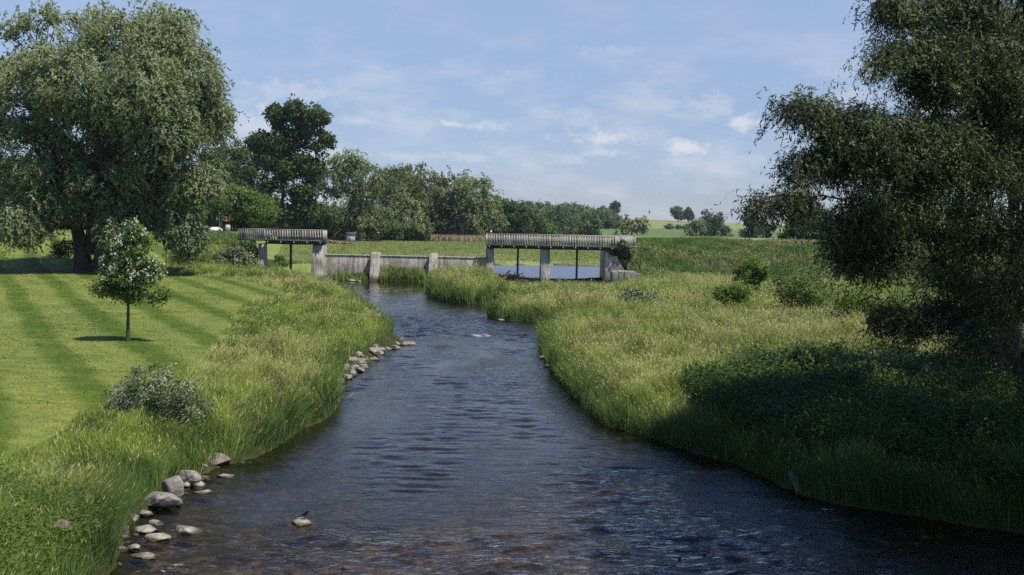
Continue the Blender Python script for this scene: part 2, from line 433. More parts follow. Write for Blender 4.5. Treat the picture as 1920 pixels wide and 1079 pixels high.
def water_mat(name, calm=False):
    m, N, L, out = newmat(name)
    pos = geo_pos(N)
    at = N.new('ShaderNodeAttribute'); at.attribute_name = 'tone'; rif = at.outputs['Fac']
    n1 = noise(N, L, mapping(N, L, pos, (2.6, 5.5, 1)), 1.0, 5, 0.6)
    n2 = noise(N, L, mapping(N, L, pos, (0.35, 0.9, 1)), 1.0, 3, 0.5)
    h = math_(N, L, 'ADD', n1, math_(N, L, 'MULTIPLY', n2, 0.5))
    b = N.new('ShaderNodeBump'); b.inputs['Strength'].default_value = 0.6 if calm else 1.0
    if calm: b.inputs['Distance'].default_value = 0.09
    else:
        gust = N.new('ShaderNodeMapRange'); L.new(noise(N, L, mapping(N, L, pos, (0.42, 0.16, 1)), 1.0, 4, 0.6), gust.inputs[0])
        gust.inputs[1].default_value = 0.36; gust.inputs[2].default_value = 0.66; gust.inputs[3].default_value = 0.008; gust.inputs[4].default_value = 0.035
        dist = math_(N, L, 'ADD', gust.outputs[0], math_(N, L, 'MULTIPLY', math_(N, L, 'MINIMUM', rif, 1.0), 0.05))
    L.new(h, b.inputs['Height'])
    fr = N.new('ShaderNodeFresnel'); fr.inputs['IOR'].default_value = 1.33; L.new(b.outputs[0], fr.inputs['Normal'])
    gl = N.new('ShaderNodeBsdfGlossy'); sy = N.new('ShaderNodeSeparateXYZ'); L.new(pos, sy.inputs[0]); rg = N.new('ShaderNodeMapRange'); L.new(sy.outputs[1], rg.inputs[0]); rg.inputs[1].default_value = 20; rg.inputs[2].default_value = 75
    rg.inputs[3].default_value = 0.03; rg.inputs[4].default_value = 0.11; cal = N.new('ShaderNodeMapRange'); L.new(math_(N, L, 'ADD', sy.outputs[1], math_(N, L, 'MULTIPLY', noise(N, L, mapping(N, L, pos, (.15, .5, 1)), 1, 3), 12)), cal.inputs[0])
    cal.inputs[1].default_value = 86; cal.inputs[2].default_value = 95; cal.inputs[3].default_value = 1; cal.inputs[4].default_value = 0.22
    L.new(math_(N, L, 'MULTIPLY', rg.outputs[0], cal.outputs[0]), gl.inputs['Roughness']); L.new(b.outputs[0], gl.inputs['Normal'])
    gl.inputs['Color'].default_value = (1, 1, 1, 1)
    if calm: [L.remove(k) for k in list(gl.inputs['Roughness'].links)]; gl.inputs['Roughness'].default_value = 0.30
    tr = N.new('ShaderNodeBsdfTransparent'); tr.inputs[0].default_value = (0.47, 0.43, 0.32, 1)
    mx = N.new('ShaderNodeMixShader'); L.new(fr.outputs[0], mx.inputs[0]); L.new(tr.outputs[0], mx.inputs[1]); L.new(gl.outputs[0], mx.inputs[2])
    last = mx.outputs[0]
    if not calm:
        L.new(math_(N, L, 'MULTIPLY', dist, cal.outputs[0]), b.inputs['Distance'])
        fo = noise(N, L, mapping(N, L, pos, (1.1, 2.6, 1)), 1.5, 8, 0.72)
        fo = math_(N, L, 'ADD', fo, math_(N, L, 'MULTIPLY', rif, 0.13))
        fm = ramp(N, L, fo, [(0.775, (0, 0, 0)), (0.85, (1, 1, 1))])
        fm = math_(N, L, 'MULTIPLY', fm, math_(N, L, 'MULTIPLY', rif, 0.75))
        df = N.new('ShaderNodeBsdfDiffuse'); df.inputs[0].default_value = (0.72, 0.74, 0.76, 1)
        m2 = N.new('ShaderNodeMixShader'); L.new(fm, m2.inputs[0]); L.new(last, m2.inputs[1]); L.new(df.outputs[0], m2.inputs[2]); last = m2.outputs[0]
    L.new(last, out.inputs[0]); return m


M = {}
M['lawn'] = lawn_mat()
M['bank'] = ground_mat('bank_soil', (0.022, 0.030, 0.010), (0.040, 0.052, 0.015), (0.075, 0.070, 0.032), 0.8)
M['marsh'] = ground_mat('marsh_meadow', (0.13, 0.185, 0.040), (0.19, 0.235, 0.065), (0.26, 0.27, 0.10), 0.10, 1.2, 0.4)
M['field'] = ground_mat('pale_hayfield', (0.17, 0.21, 0.075), (0.225, 0.25, 0.095), (0.26, 0.27, 0.12), 0.02, 0.5)
M['crop'] = ground_mat('green_crop', (0.085, 0.14, 0.05), (0.125, 0.175, 0.065), (0.16, 0.195, 0.075), 0.02, 0.5)
M['bed'] = bed_mat()
M['water'] = water_mat('river_water'); M['pond'] = water_mat('pond_water', True)
M['grass'] = leaf_mat('grass_blades', None, None, None, 0.35, 0.55, 0.25, True)
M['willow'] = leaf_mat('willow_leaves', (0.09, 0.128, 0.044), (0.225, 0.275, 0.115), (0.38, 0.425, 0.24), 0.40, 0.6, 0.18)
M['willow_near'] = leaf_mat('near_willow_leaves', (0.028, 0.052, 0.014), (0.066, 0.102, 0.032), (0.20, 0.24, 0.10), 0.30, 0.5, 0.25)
M['broad'] = leaf_mat('broad_leaves', (0.030, 0.055, 0.014), (0.060, 0.10, 0.024), (0.11, 0.16, 0.04), 0.22, 0.55, 0.2)
M['bright'] = leaf_mat('bright_leaves', (0.060, 0.110, 0.016), (0.10, 0.165, 0.024), (0.16, 0.23, 0.042), 0.32, 0.55, 0.2)
M['lime'] = leaf_mat('yellow_green_leaves', (0.085, 0.145, 0.018), (0.15, 0.23, 0.032), (0.24, 0.32, 0.06), 0.36, 0.55, 0.2)
M['olive'] = leaf_mat('olive_leaves', (0.058, 0.080, 0.024), (0.105, 0.138, 0.042), (0.185, 0.21, 0.08), 0.22, 0.6, 0.18)
M['hazy'] = leaf_mat('far_leaves', (0.050, 0.085, 0.032), (0.085, 0.13, 0.05), (0.14, 0.18, 0.08), 0.2, 0.6, 0.15)
M['pale'] = leaf_mat('pale_variegated_leaves', (0.055, 0.085, 0.028), (0.15, 0.19, 0.085), (0.46, 0.48, 0.32), 0.22, 0.55, 0.2)
M['flower'] = leaf_mat('white_blossom', (0.42, 0.46, 0.36), (0.62, 0.64, 0.54), (0.75, 0.75, 0.66), 0.2, 0.6, 0.2)
M['bark'] = solid_mat('dark_bark', [(0.35, (0.035, 0.028, 0.022)), (0.65, (0.095, 0.08, 0.062))], 3, 0.9, 0.8, 6, (1, 1, 0.3))
M['bark_pale'] = solid_mat('pale_bark', [(0.35, (0.13, 0.11, 0.085)), (0.65, (0.27, 0.235, 0.18))], 3, 0.9, 0.6, 8, (1, 1, 0.3))
M['concrete'] = concrete_mat(); M['wood'] = wood_mat()
M['steel'] = plain('dark_steel', (0.055, 0.05, 0.048), 0.6)
M['stone'] = solid_mat('grey_boulder', [(0.32, (0.17, 0.155, 0.13)), (0.5, (0.30, 0.28, 0.24)), (0.7, (0.44, 0.41, 0.355))], 2.4, 0.9, 1.0, 11)
M['stone_pale'] = solid_mat('pale_boulder', [(0.3, (0.21, 0.19, 0.15)), (0.5, (0.37, 0.34, 0.28)), (0.7, (0.52, 0.485, 0.41))], 2.4, 0.9, 1.0, 11)
M['stone_brown'] = solid_mat('brown_boulder', [(0.3, (0.12, 0.095, 0.075)), (0.5, (0.22, 0.18, 0.145)), (0.7, (0.33, 0.28, 0.23))], 2.4, 0.9, 1.0, 11)
M['black'] = solid_mat('black_feathers', [(0.3, (0.006, 0.006, 0.010)), (0.7, (0.016, 0.015, 0.024))], 20, 0.4, 0.1)
M['white'] = plain('white_paint', (0.72, 0.72, 0.70), 0.6)
M['red'] = plain('red_cloth', (0.50, 0.025, 0.03), 0.7)
M['shed'] = plain('pale_blue_boards', (0.42, 0.52, 0.60), 0.7)
M['shed_roof'] = plain('brown_shingles', (0.10, 0.08, 0.07), 0.9)
M['redbrown'] = plain('rusty_wood', (0.24, 0.10, 0.05), 0.85)
M['drift'] = solid_mat('wet_driftwood', [(0.35, (0.022, 0.018, 0.015)), (0.65, (0.075, 0.06, 0.05))], 3, 0.8, 0.5, 9)

# ---------------------------------------------------------------- terrain layout (metres; camera at 0,0 looking along +y)
left_px = [(212, 1079), (222, 1040), (232, 1000), (262, 965), (318, 930), (372, 893), (420, 872), (470, 862), (520, 842), (562, 808), (622, 782),
           (640, 752), (632, 722), (662, 702), (700, 676), (742, 652), (762, 640), (722, 618), (706, 600), (694, 588), (676, 572), (648, 556), (600, 541), (545, 528), (505, 522)]
right_px = [(812, 527), (806, 540), (797, 556), (850, 569), (892, 572), (960, 568), (996, 571), (998, 582), (950, 584), (906, 591), (925, 597), (950, 602), (1000, 604), (1030, 605), (1028, 612), (1008, 622), (1012, 650), (1028, 690),
            (1058, 728), (1094, 765), (1128, 798), (1205, 818), (1262, 838), (1330, 858), (1392, 876), (1450, 905), (1500, 930), (1600, 952), (1700, 965), (1830, 990), (1920, 1000)]
L_ = [at_z(x, y, 0)[:2] for x, y in left_px]
R_ = [at_z(x, y, 0)[:2] for x, y in right_px]
river_raw = [(-9.0, -14), (-8.2, 8)] + [tuple(p) for p in L_] + [(-25.6, 109), (-25.6, 116), (-19.8, 116), (-19.8, 107), (-19.0, 104.2), (-15.2, 103.5), (-14.6, 104.4), (-13.6, 103.4), (-9.6, 103.2), (-8.6, 104.4)] + [tuple(p) for p in R_] + [(12.4, 20.5), (14.0, 12), (15, -14)]
RIVER = smooth_poly(river_raw, 2)
POND = smooth_poly([(-3.5, 106), (-3.5, 120), (-6, 131), (2, 136), (12, 137), (24, 138), (40, 140), (42, 124), (16, 121), (11.5, 116), (11.5, 106)], 2)
lawn_px = [(0, 858), (60, 830), (130, 790), (205, 752), (300, 722), (380, 698), (420, 655), (440, 610), (462, 580), (505, 560), (548, 551), (520, 540), (470, 528), (400, 520), (345, 516)]
LAWN = smooth_poly([tuple(at_z(x, y, 1.45)[:2]) for x, y in lawn_px] + [(-33.5, 96), (-36, 108), (-39, 128), (-50, 160), (-160, 200), (-160, -14), (-24, -14), (-14, 16)], 2)
# centre line tells left bank from right bank
_cy = np.array([-14, 19, 26, 33, 45, 55, 65, 75, 85, 95, 105, 120]); _cx = np.array([2, 1.5, 1.0, 0.2, -1.2, -2.2, -3.4, -6, -8, -10, -11, -13.])


def ground_z(x, y, d=None, dp=None):
    x = np.asarray(x, float); y = np.asarray(y, float); shp = x.shape; x = x.ravel(); y = y.ravel()
    if d is None: d = sdf(RIVER, x, y)
    if dp is None: dp = sdf(POND, x, y)
    left = x < np.interp(y, _cy, _cx)
    dd = np.maximum(d, 0)
    zl = 1.5 * (1 - np.exp(-dd / 1.9))
    zr = 0.95 * (1 - np.exp(-dd / 1.5)) + 0.30 * sstep(5, 25, dd)
    zr = zr * (1 - 0.82 * sstep(80, 92, y) * sstep(-2.8, -0.6, x) * (1 - sstep(9.0, 12.0, x)))
    zr = zr * (1 - 0.35 * sstep(80, 97, y) * sstep(8, 12, x))
    near = np.where(left, zl, zr)
    xb = -25.5 - 0.22 * np.maximum(y - 108, 0); el = sstep(xb, xb - 5.5, x) * sstep(88, 110, y); near = near + el * (np.where(y > 128, 2.1 + 0.6 * (1 - sstep(128, 150, y)), 2.7))
    far = 1.0 + 0.15 * (fbm(x * 0.05, y * 0.05, s=5) - 0.5)
    er = sstep(11.0, 13.4, x) * sstep(100.5, 115, y) * (1 - sstep(121, 136, y)) * (1 + 0.15 * (fbm(x * 0.1, y * 0.1, s=9) - 0.5))
    w = sstep(105.2, 106.4, y) * (1 - sstep(xb, xb - 5.5, x))
    z = near * (1 - w) + far * w
    z = z * (1 - er) + 4.45 * er
    t = np.clip((y - 290) / 540, 0, 1) ** 2; ridge = np.clip(9.6 - 0.026 * (x - 60), 2, 14)
    z = z + (ridge - 1) * t * (1 - 0.0 * y)
    z = np.where(y > 850, z - (y - 850) * 0.01, z)
    z = z + np.where((y < 300) & (d > 0.4), 0.10 * (fbm(x * 0.5, y * 0.5, s=3, o=3) - 0.5) * sstep(0.4, 2, dd), 0)
    bed = -0.5 * (1 - np.exp(np.minimum(d, 0) / 1.3)) - 0.05
    bed = bed + 0.16 * riffle(x, y) * sstep(-0.6, -2.0, d) * 1.0 + 0.10 * (fbm(x * 0.9, y * 0.9, s=12) - 0.5)
    z = np.where(d < 0, bed, z)
    z = np.where(dp < 0, 0.5 - 0.5 * (1 - np.exp(dp / 2.0)), np.where((dp < 3.0) & (d > 0) & (er < .05), np.minimum(z, 0.5 + np.maximum(dp, 0) * 0.3), z))
    return z.reshape(shp)


def riffle(x, y):
    n = fbm(x * 0.35, y * 0.18, s=21, o=3)
    a = sstep(53, 58, y) * (1 - sstep(66, 72, y))
    b = sstep(28.5, 24.5, y + 0.25 * np.minimum(x, 4) * -1) * sstep(-1.5, 2.5, x)
    c = sstep(22.3, 20.0, y)
    e = sstep(75, 78, y) * (1 - sstep(81, 84, y)) * 0.5
    f = 0.45 * sstep(35, 38, y) * (1 - sstep(46, 52, y)) * sstep(-3, 0, x) * (1 - sstep(2.5, 5, x))
    m = np.maximum.reduce([a, b, c, e, f])
    return np.clip(m * (0.35 + 1.3 * n), 0, 1) * sstep(0.30, 0.45, n + 0.25 * m)


def steps(segs):
    out = []
    for a, b, h0, h1 in segs:
        v = a; 
        while v < b - 1e-6:
            out.append(v); t = (v - a) / (b - a); v += h0 + (h1 - h0) * t
    out.append(segs[-1][1]); return np.array(out)


def build_terrain():
    ys = steps([(-14, 14, 1.2, 0.5), (14, 60, 0.32, 0.45), (60, 122, 0.5, 0.6), (122, 300, 1.2, 6), (300, 1000, 7, 25), (1000, 3000, 60, 200)])
    xs = steps([(-900, -120, 80, 8), (-120, -45, 4, 0.9), (-45, -22, 0.8, 0.5), (-22, 24, 0.4, 0.4), (24, 60, 0.5, 2), (60, 300, 3, 12), (300, 1200, 20, 120)])
    X, Y = np.meshgrid(xs, ys); x = X.ravel(); y = Y.ravel()
    d = sdf(RIVER, x, y); dp = sdf(POND, x, y); dl = sdf(LAWN, x, y)
    z = ground_z(x, y, d, dp)
    V = np.stack([x, y, z], 1); nx, ny = len(xs), len(ys)
    i = (np.arange(ny - 1)[:, None] * nx + np.arange(nx - 1)[None]).ravel()
    F = np.stack([i, i + 1, i + nx + 1, i + nx], 1)
    c = V[F].mean(1); fd, fdp, fdl = d[F].mean(1), dp[F].mean(1), dl[F].mean(1)
    zone = np.full(len(F), 1)                       # bank
    zone[(c[:, 1] > 106)] = 2                       # marsh
    zone[c[:, 0] > 11.8 + 0 * c[:, 1]] = np.where(c[c[:, 0] > 11.8][:, 1] > 136, 2, 1)
    zone[fdl < 0] = 0
    zone[(c[:, 0] < -32 - .22 * (c[:, 1] - 108)) & (c[:, 1] > 120) & (c[:, 1] < 260)] = 0
    zone[c[:, 1] > 285] = 3
    yy = c[:, 1] - 0.25 * (c[:, 0] - 60)
    zone[(c[:, 1] > 330) & (yy > 370) & (yy < 545) & (c[:, 0] > 20)] = 4
    zone[fd < -0.45] = 5
    zone[(fdp < 0) & (fd >= 0)] = 6
    names = ['lawn', 'river_bank', 'marsh', 'hay_field', 'crop_field', 'riverbed', 'pond_bed']
    mats = [M['lawn'], M['bank'], M['marsh'], M['field'], M['crop'], M['bed'], M['bed']]
    for k, nm in enumerate(names):
        f = F[zone == k]
        if not len(f): continue
        u, inv = np.unique(f, return_inverse=True)
        mb = MB(); mb.add(V[u], inv.reshape(-1, 4)); o = mb.build(nm, mats[k], smooth=True); tag(o, kind='structure')
build_terrain()


def build_water():
    ys = steps([(-12, 16, 1.0, 0.3), (16, 40, 0.06, 0.09), (40, 70, 0.09, 0.12), (70, 106, 0.13, 0.25), (106, 118, .3, .35)])
    xs = np.arange(-28, 18, 0.16)
    X, Y = np.meshgrid(xs, ys); x = X.ravel(); y = Y.ravel()
    d = sdf(RIVER, x, y); rf = riffle(x, y) * sstep(0.3, -0.8, d)
    gust = 0.10 + 1.45 * sstep(0.34, 0.68, fbm(x * 0.40, y * 0.15, s=33, o=3))
    wx = x + 0.5 * fbm(x * .6, y * .6, s=36, o=2); wy = y + 0.35 * fbm(x * .5, y * .5, s=37, o=2)
    r1 = 1 - np.abs(2 * vnoise(wx * 1.25, wy * 2.5, s=40) - 1); r2 = 1 - np.abs(2 * vnoise(wx * 2.3 + 5, wy * 5.0, s=41) - 1)
    z = gust * (0.034 * (r1 - .5) + 0.015 * (r2 - .5) + 0.02 * (vnoise(x * .45, y * .8, s=42) - .5)) + np.minimum(rf, 1) * 0.15 * (fbm(x * 1.5, y * 2.6, s=44, o=3) - 0.5)
    z = z * sstep(106, 88, y)
    for px, py, sx, sy, a in ((1548, 953, .35, .25, 1.5), (1585, 962, .5, .2, 1.2), (1640, 975, .6, .2, .9), (878, 627, 1.0, .7, 1.5), (905, 630, .8, .5, 1.4), (958, 634, 1.0, .6, 1.2), (822, 650, 1.0, .6, .9), (1000, 642, .8, .6, 1.2), (940, 622, 1.2, .6, .8),
                              (700, 1045, .5, .3, .5), (310, 1060, .5, .3, .7), (1395, 1003, .35, .2, .9), (1310, 968, .4, .2, .8)):
        c = at_z(px, py, 0); rf = rf + .66 * a * np.exp(-((x - c[0]) / sx) ** 2 - ((y - c[1]) / sy) ** 2)
    V = np.stack([x, y, z], 1); nx, ny = len(xs), len(ys)
    i = (np.arange(ny - 1)[:, None] * nx + np.arange(nx - 1)[None]).ravel()
    F = np.stack([i, i + 1, i + nx + 1, i + nx], 1); F = F[d[F].min(1) < 0.9]
    u, inv = np.unique(F, return_inverse=True)
    mb = MB(); mb.add(V[u], inv.reshape(-1, 4), tone=rf[u]); o = mb.build('river', M['water'], smooth=True); tag(o, kind='structure')
    xs = np.arange(-8, 46, 0.8); ys = np.arange(106.1, 143, 0.8); X, Y = np.meshgrid(xs, ys); x = X.ravel(); y = Y.ravel(); dp = sdf(POND, x, y)
    V = np.stack([x, y, np.full(len(x), 0.5)], 1); nx, ny = len(xs), len(ys)
    i = (np.arange(ny - 1)[:, None] * nx + np.arange(nx - 1)[None]).ravel(); F = np.stack([i, i + 1, i + nx + 1, i + nx], 1); F = F[dp[F].min(1) < 1.0]
    u, inv = np.unique(F, return_inverse=True)
    mb = MB(); mb.add(V[u], inv.reshape(-1, 4)); tag(mb.build('pond', M['pond'], smooth=True), kind='structure')
build_water()

# ---------------------------------------------------------------- grass
def blades(x, y, z, h, w, lean, rng, col0, col1, head=0.0, headcol=(0.30, 0.27, 0.15), wind=(-0.25, 0.1), mb=None):
    """one bent strip per blade; seed heads are separate small faces at the tip"""
    n = len(x)
    th = rng.uniform(0, 2 * math.pi, n); sx, sy = np.cos(th) * w / 2, np.sin(th) * w / 2
    la = 2 * math.pi * 2.2 * fbm(x * 0.55, y * 0.55, s=15, o=2) + rng.normal(0, 0.9, n); ll = lean * h * rng.uniform(0.3, 1.2, n)
    lx = np.cos(la) * ll + wind[0] * h * rng.uniform(.3, 1, n); ly = np.sin(la) * ll + wind[1] * h * rng.uniform(.3, 1, n)
    b = np.stack([x, y, z - 0.05], 1); side = np.stack([sx, sy, np.zeros(n)], 1)
    mid = b + np.stack([lx * 0.3, ly * 0.3, h * 0.58], 1); tip = b + np.stack([lx, ly, h * rng.uniform(0.9, 1.0, n)], 1)
    V = np.stack([b - side, b + side, mid + side * 0.85, mid - side * 0.85, tip], 1)
    c = col0[None] + (col1 - col0)[None] * rng.random(n)[:, None]; c = c * rng.uniform(0.75, 1.25, (n, 1))
    C = np.repeat(c[:, None], 5, 1)
    k = np.arange(n)[:, None] * 5
    mb.add(V.reshape(-1, 3), np.hstack([k, k + 1, k + 2, k + 3]), col=C.reshape(-1, 3))
    base = mb.n - n * 5
    mb.f.append(np.hstack([k + 3, k + 2, k + 4]) + base)
    if head > 0:
        s = rng.random(n) < head
        if s.any():
            t = tip[s]; m = mid[s]; u = t - m; u /= np.linalg.norm(u, axis=1)[:, None]
            hl = rng.uniform(0.10, 0.17, s.sum())[:, None]; hw = np.maximum(w[s] * 0.95, 0.011)[:, None]
            sd = side[s] / np.linalg.norm(side[s], axis=1)[:, None] * hw
            p0 = t - u * hl * 0.5; V = np.stack([p0, p0 + u * hl * 0.4 + sd, p0 + u * hl, p0 + u * hl * 0.4 - sd], 1)
            hc = np.array(headcol)[None] * rng.uniform(0.75, 1.25, (s.sum(), 1))
            k = np.arange(s.sum())[:, None] * 4
            mb.add(V.reshape(-1, 3), np.hstack([k, k + 1, k + 2, k + 3]), col=np.repeat(hc[:, None], 4, 1).reshape(-1, 3))


def scatter(rng, x0, x1, y0, y1, dens0, dref, power, maxd):
    """points with density falling with distance, kept near the view"""
    n = int((x1 - x0) * (y1 - y0) * maxd)
    x = rng.uniform(x0, x1, n); y = rng.uniform(y0, y1, n)
    D = np.hypot(x, y); k = rng.random(n) < np.minimum(maxd, dens0 * (dref / D) ** power) / maxd
    x, y = x[k], y[k]; px, py = project(np.stack([x, y, np.full(len(x), 1.0)], 1))
    k = (px > -220) & (px < 2140) & (py < 1290)
    return x[k], y[k]


GA, GB = np.array([0.143, 0.222, 0.022]), np.array([0.275, 0.338, 0.052])       # fresh / yellower
MEADOW_A, MEADOW_B = np.array([0.228, 0.275, 0.050]), np.array([0.395, 0.40, 0.125])
SEDGE_A, SEDGE_B = np.array([0.050, 0.105, 0.016]), np.array([0.105, 0.175, 0.032])
DRY = (0.43, 0.41, 0.19)


def bank_grass(name, left, seed):
    rng = np.random.default_rng(seed); mb = MB()
    x0, x1 = (-34, 0) if left else (-9.8, 34)
    for (ya, yb, maxd) in ((12, 30, 900), (30, 50, 620), (50, 106, 260)):
        x, y = scatter(rng, x0, x1, ya, yb, 950, 24, 1.45, maxd)
        d = sdf(RIVER, x, y); isl = x < np.interp(y, _cy, _cx)
        k = (d > 0.02) & (isl == left)
        if left: k &= sdf(LAWN, x, y) > -0.25 + 0.6 * (vnoise(x, y, s=4) - .5)
        if not left: k &= ~((x > 11.8) & (y > 100.8)) & (y < 104.6)
        else: k &= (y < 104)
        x, y, d = x[k], y[k], d[k]
        # keep the stone pile clear
        if left:
            pile = (y > 42) & (y < 57) & (d < .7); near = (y < 29) & (d < 0.25) & (vnoise(x * 1.2, y * 1.2, s=8) < 0.4)
            k = ~(pile | near); x, y, d = x[k], y[k], d[k]
        z = ground_z(x, y, d)
        D = np.hypot(x, y); n = len(x)
        patch = fbm(x * 0.22, y * 0.22, s=60, o=3); clump = fbm(x * 0.9, y * 0.9, s=61, o=2)
        edge = sstep(1.7, 0.2, d)
        hgt = (0.55 if left else 0.66) * np.clip(0.30 + 0.9 * patch + 1.3 * (clump - .45), .25, 2) * rng.uniform(0.45, 1.3, n)
        hgt = hgt * (1 - 0.1 * edge) + 0.30 * edge * rng.uniform(.5, 1.3, n)
        if left: hgt *= 0.55 + 0.45 * sstep(0, 2.5, sdf(LAWN, x, y) + 0.3)
        hgt = np.where(rng.random(n) < .035, hgt * 1.55 + .1, hgt)
        hgt = np.clip(hgt, 0.16, 1.35)
        if not left:
            low = sstep(82, 92, y) * sstep(-2.8, -0.6, x) * (1 - sstep(9, 12, x)); hgt *= 1 - 0.55 * low
            isle = sstep(74, 80, y) * (1 - sstep(-1.5, 2.0, x)); hgt *= 1 + 0.7 * isle
        w = np.maximum(0.0085, 0.00040 * D) * rng.uniform(0.6, 1.4, n)
        sel = rng.random(n)
        e = sel < edge * 0.85 + 0.12 * (clump > 0.55)
        dry = (~e) & (patch + 0.25 * (rng.random(n) - .5) > 0.50)
        gr = ~(e | dry)
        for mask, ca, cb, hd in ((e, SEDGE_A, SEDGE_B, 0.0), (dry, MEADOW_A, MEADOW_B, 0.36 if not left else 0.18), (gr, GA, GB, 0.08)):
            if mask.any():
                blades(x[mask], y[mask], z[mask], hgt[mask], w[mask], 0.62, rng, ca, cb, hd, DRY, (-0.16, 0.05) if not left else (0.22, 0.05), mb)
    o = mb.build(name, M['grass']); return tag(o, kind='stuff')
g = bank_grass('tall_grass', True, 11); tag(g, 'tall green and yellow grass on the lawn side of the river', 'grass')
g = bank_grass('tall_grass', False, 12); tag(g, 'tall pale seeding grass on the meadow side of the river', 'grass')


def cover_grass():
    rng = np.random.default_rng(5)
    mb = MB(); x, y = scatter(rng, -46, -4, 20, 92, 260, 24, 1.9, 110); k = sdf(LAWN, x, y) < -0.05; x, y = x[k], y[k]; z = ground_z(x, y); D = np.hypot(x, y)
    ph = np.sin((x * 0.872 + y * 0.49 + 2.2 * 0.5) * 2 * math.pi / 2.95 + 1.2 + 0.8 * (fbm(x * .8, y * .8, s=95) - .5)); lt = ph + .65 * rng.normal(size=len(x)) > -0.15
    for m, ca, cb in ((lt, np.array([.130, .186, .036]), np.array([.238, .285, .086])), (~lt, np.array([.088, .142, .020]), np.array([.16, .21, .042]))):
        pz = fbm(x * .30, y * .30, s=96, o=4) + .5 * (fbm(x * 1.1, y * 2.0, s=94, o=3) - .5)
        for lo, hi, mul in ((-9, .40, (.70, .80, .62)), (.40, .50, (.92, .96, .9)), (.50, .60, (1.08, 1.03, 1.05)), (.60, 9, (1.32, 1.16, 1.3))):
            q = m & (pz >= lo) & (pz < hi)
            if q.any(): blades(x[q], y[q], z[q], rng.uniform(.07, .13, q.sum()), np.maximum(.016, .0006 * D[q]), 0.9, rng, ca * np.array(mul), cb * np.array(mul), 0, DRY, (.1, 0), mb)
    tag(mb.build('lawn_grass', M['grass']), 'short mown grass on the striped lawn', 'grass', kind='stuff')
    # right embankment, long dark green grass
    mb = MB(); x = rng.uniform(12.3, 62, 160000); y = rng.uniform(100.5, 121, 160000); z = ground_z(x, y)
    D = np.hypot(x, y); h = rng.uniform(0.25, 0.6, len(x)) * (0.6 + 0.8 * fbm(x * .3, y * .3, s=71)); p = fbm(x * 0.16, y * 0.2, s=70) + 0.012 * (x - 24)
    m = p > 0.52 + 0.25 * (rng.random(len(x)) - .5)
    w = rng.uniform(0.03, 0.055, len(x))
    blades(x[m], y[m], z[m], h[m], w[m], .4, rng, np.array([0.12, 0.15, 0.04]), np.array([0.22, 0.23, 0.08]), 0.2, DRY, (-.2, 0), mb)
    m = ~m; blades(x[m], y[m], z[m], h[m], w[m], .4, rng, np.array([0.070, 0.145, 0.020]), np.array([0.13, 0.215, 0.036]), 0, DRY, (-.2, 0), mb)
    tag(mb.build('embankment_grass', M['grass']), 'long dark green grass on the embankment right of the bridge', 'grass', kind='stuff')
    mb = MB(); x = rng.uniform(-38, -25.4, 42000); y = rng.uniform(92, 118, 42000); k = (sdf(LAWN, x, y) > 0) & (sdf(RIVER, x, y) > .3); x, y = x[k], y[k]; z = ground_z(x, y)
    blades(x, y, z, rng.uniform(.25, .6, len(x)), rng.uniform(.03, .055, len(x)), .4, rng, np.array([0.07, 0.13, 0.024]), np.array([0.13, 0.20, 0.042]), 0, DRY, (-.2, 0), mb)
    tag(mb.build('embankment_grass', M['grass']), 'long green grass on the slope left of the short footbridge', 'grass', kind='stuff')
    # marsh beyond the dam
    mb = MB(); n = 190000; x = rng.uniform(-42, 45, n); y = 107 + 170 * rng.random(n) ** 1.5
    k = (sdf(POND, x, y) > 0.3) & (sdf(RIVER, x, y) > 0.3) & ~(x < -26 - .22 * (y - 108)) & ~((x > 11) & (y < 136)); x, y = x[k], y[k]; z = ground_z(x, y)
    h = rng.uniform(0.15, 0.4, len(x)) * (0.4 + fbm(x * .08, y * .16, s=80)); D = np.hypot(x, y); w = 0.00042 * D * rng.uniform(.7, 1.3, len(x))
    m = fbm(x * 0.05, y * 0.12, s=81) + 0.15 * (rng.random(len(x)) - .5) > 0.5
    blades(x[m], y[m], z[m], h[m], w[m], .4, rng, np.array([0.19, 0.235, 0.06]), np.array([0.28, 0.30, 0.10]), 0, DRY, (-.2, 0), mb)
    m = ~m; blades(x[m], y[m], z[m], h[m], w[m], .4, rng, np.array([0.15, 0.22, 0.05]), np.array([0.24, 0.29, 0.085]), 0, DRY, (-.2, 0), mb)
    tag(mb.build('marsh_grass', M['grass']), 'light green marsh grass spreading beyond the dam', 'grass', kind='stuff')
    # dry reed bed before the tree row
    mb = MB(); n = 9000; x = rng.uniform(-26, 4, n); y = rng.uniform(236, 250, n); z = ground_z(x, y)
    blades(x, y, z, rng.uniform(1.0, 1.9, n), rng.uniform(.12, .2, n), .15, rng, np.array([0.24, 0.20, 0.12]), np.array([0.36, 0.30, 0.19]), 0, DRY, (0, 0), mb)
    tag(mb.build('dry_reeds', M['grass']), 'strip of dry beige reeds at the foot of the far trees', 'reeds', kind='stuff')
cover_grass()


# ---------------------------------------------------------------- trees and shrubs
UPB = np.array([0, 0, 0.65])


def unit(v): return v / (np.linalg.norm(v, axis=-1, keepdims=True) + 1e-9)


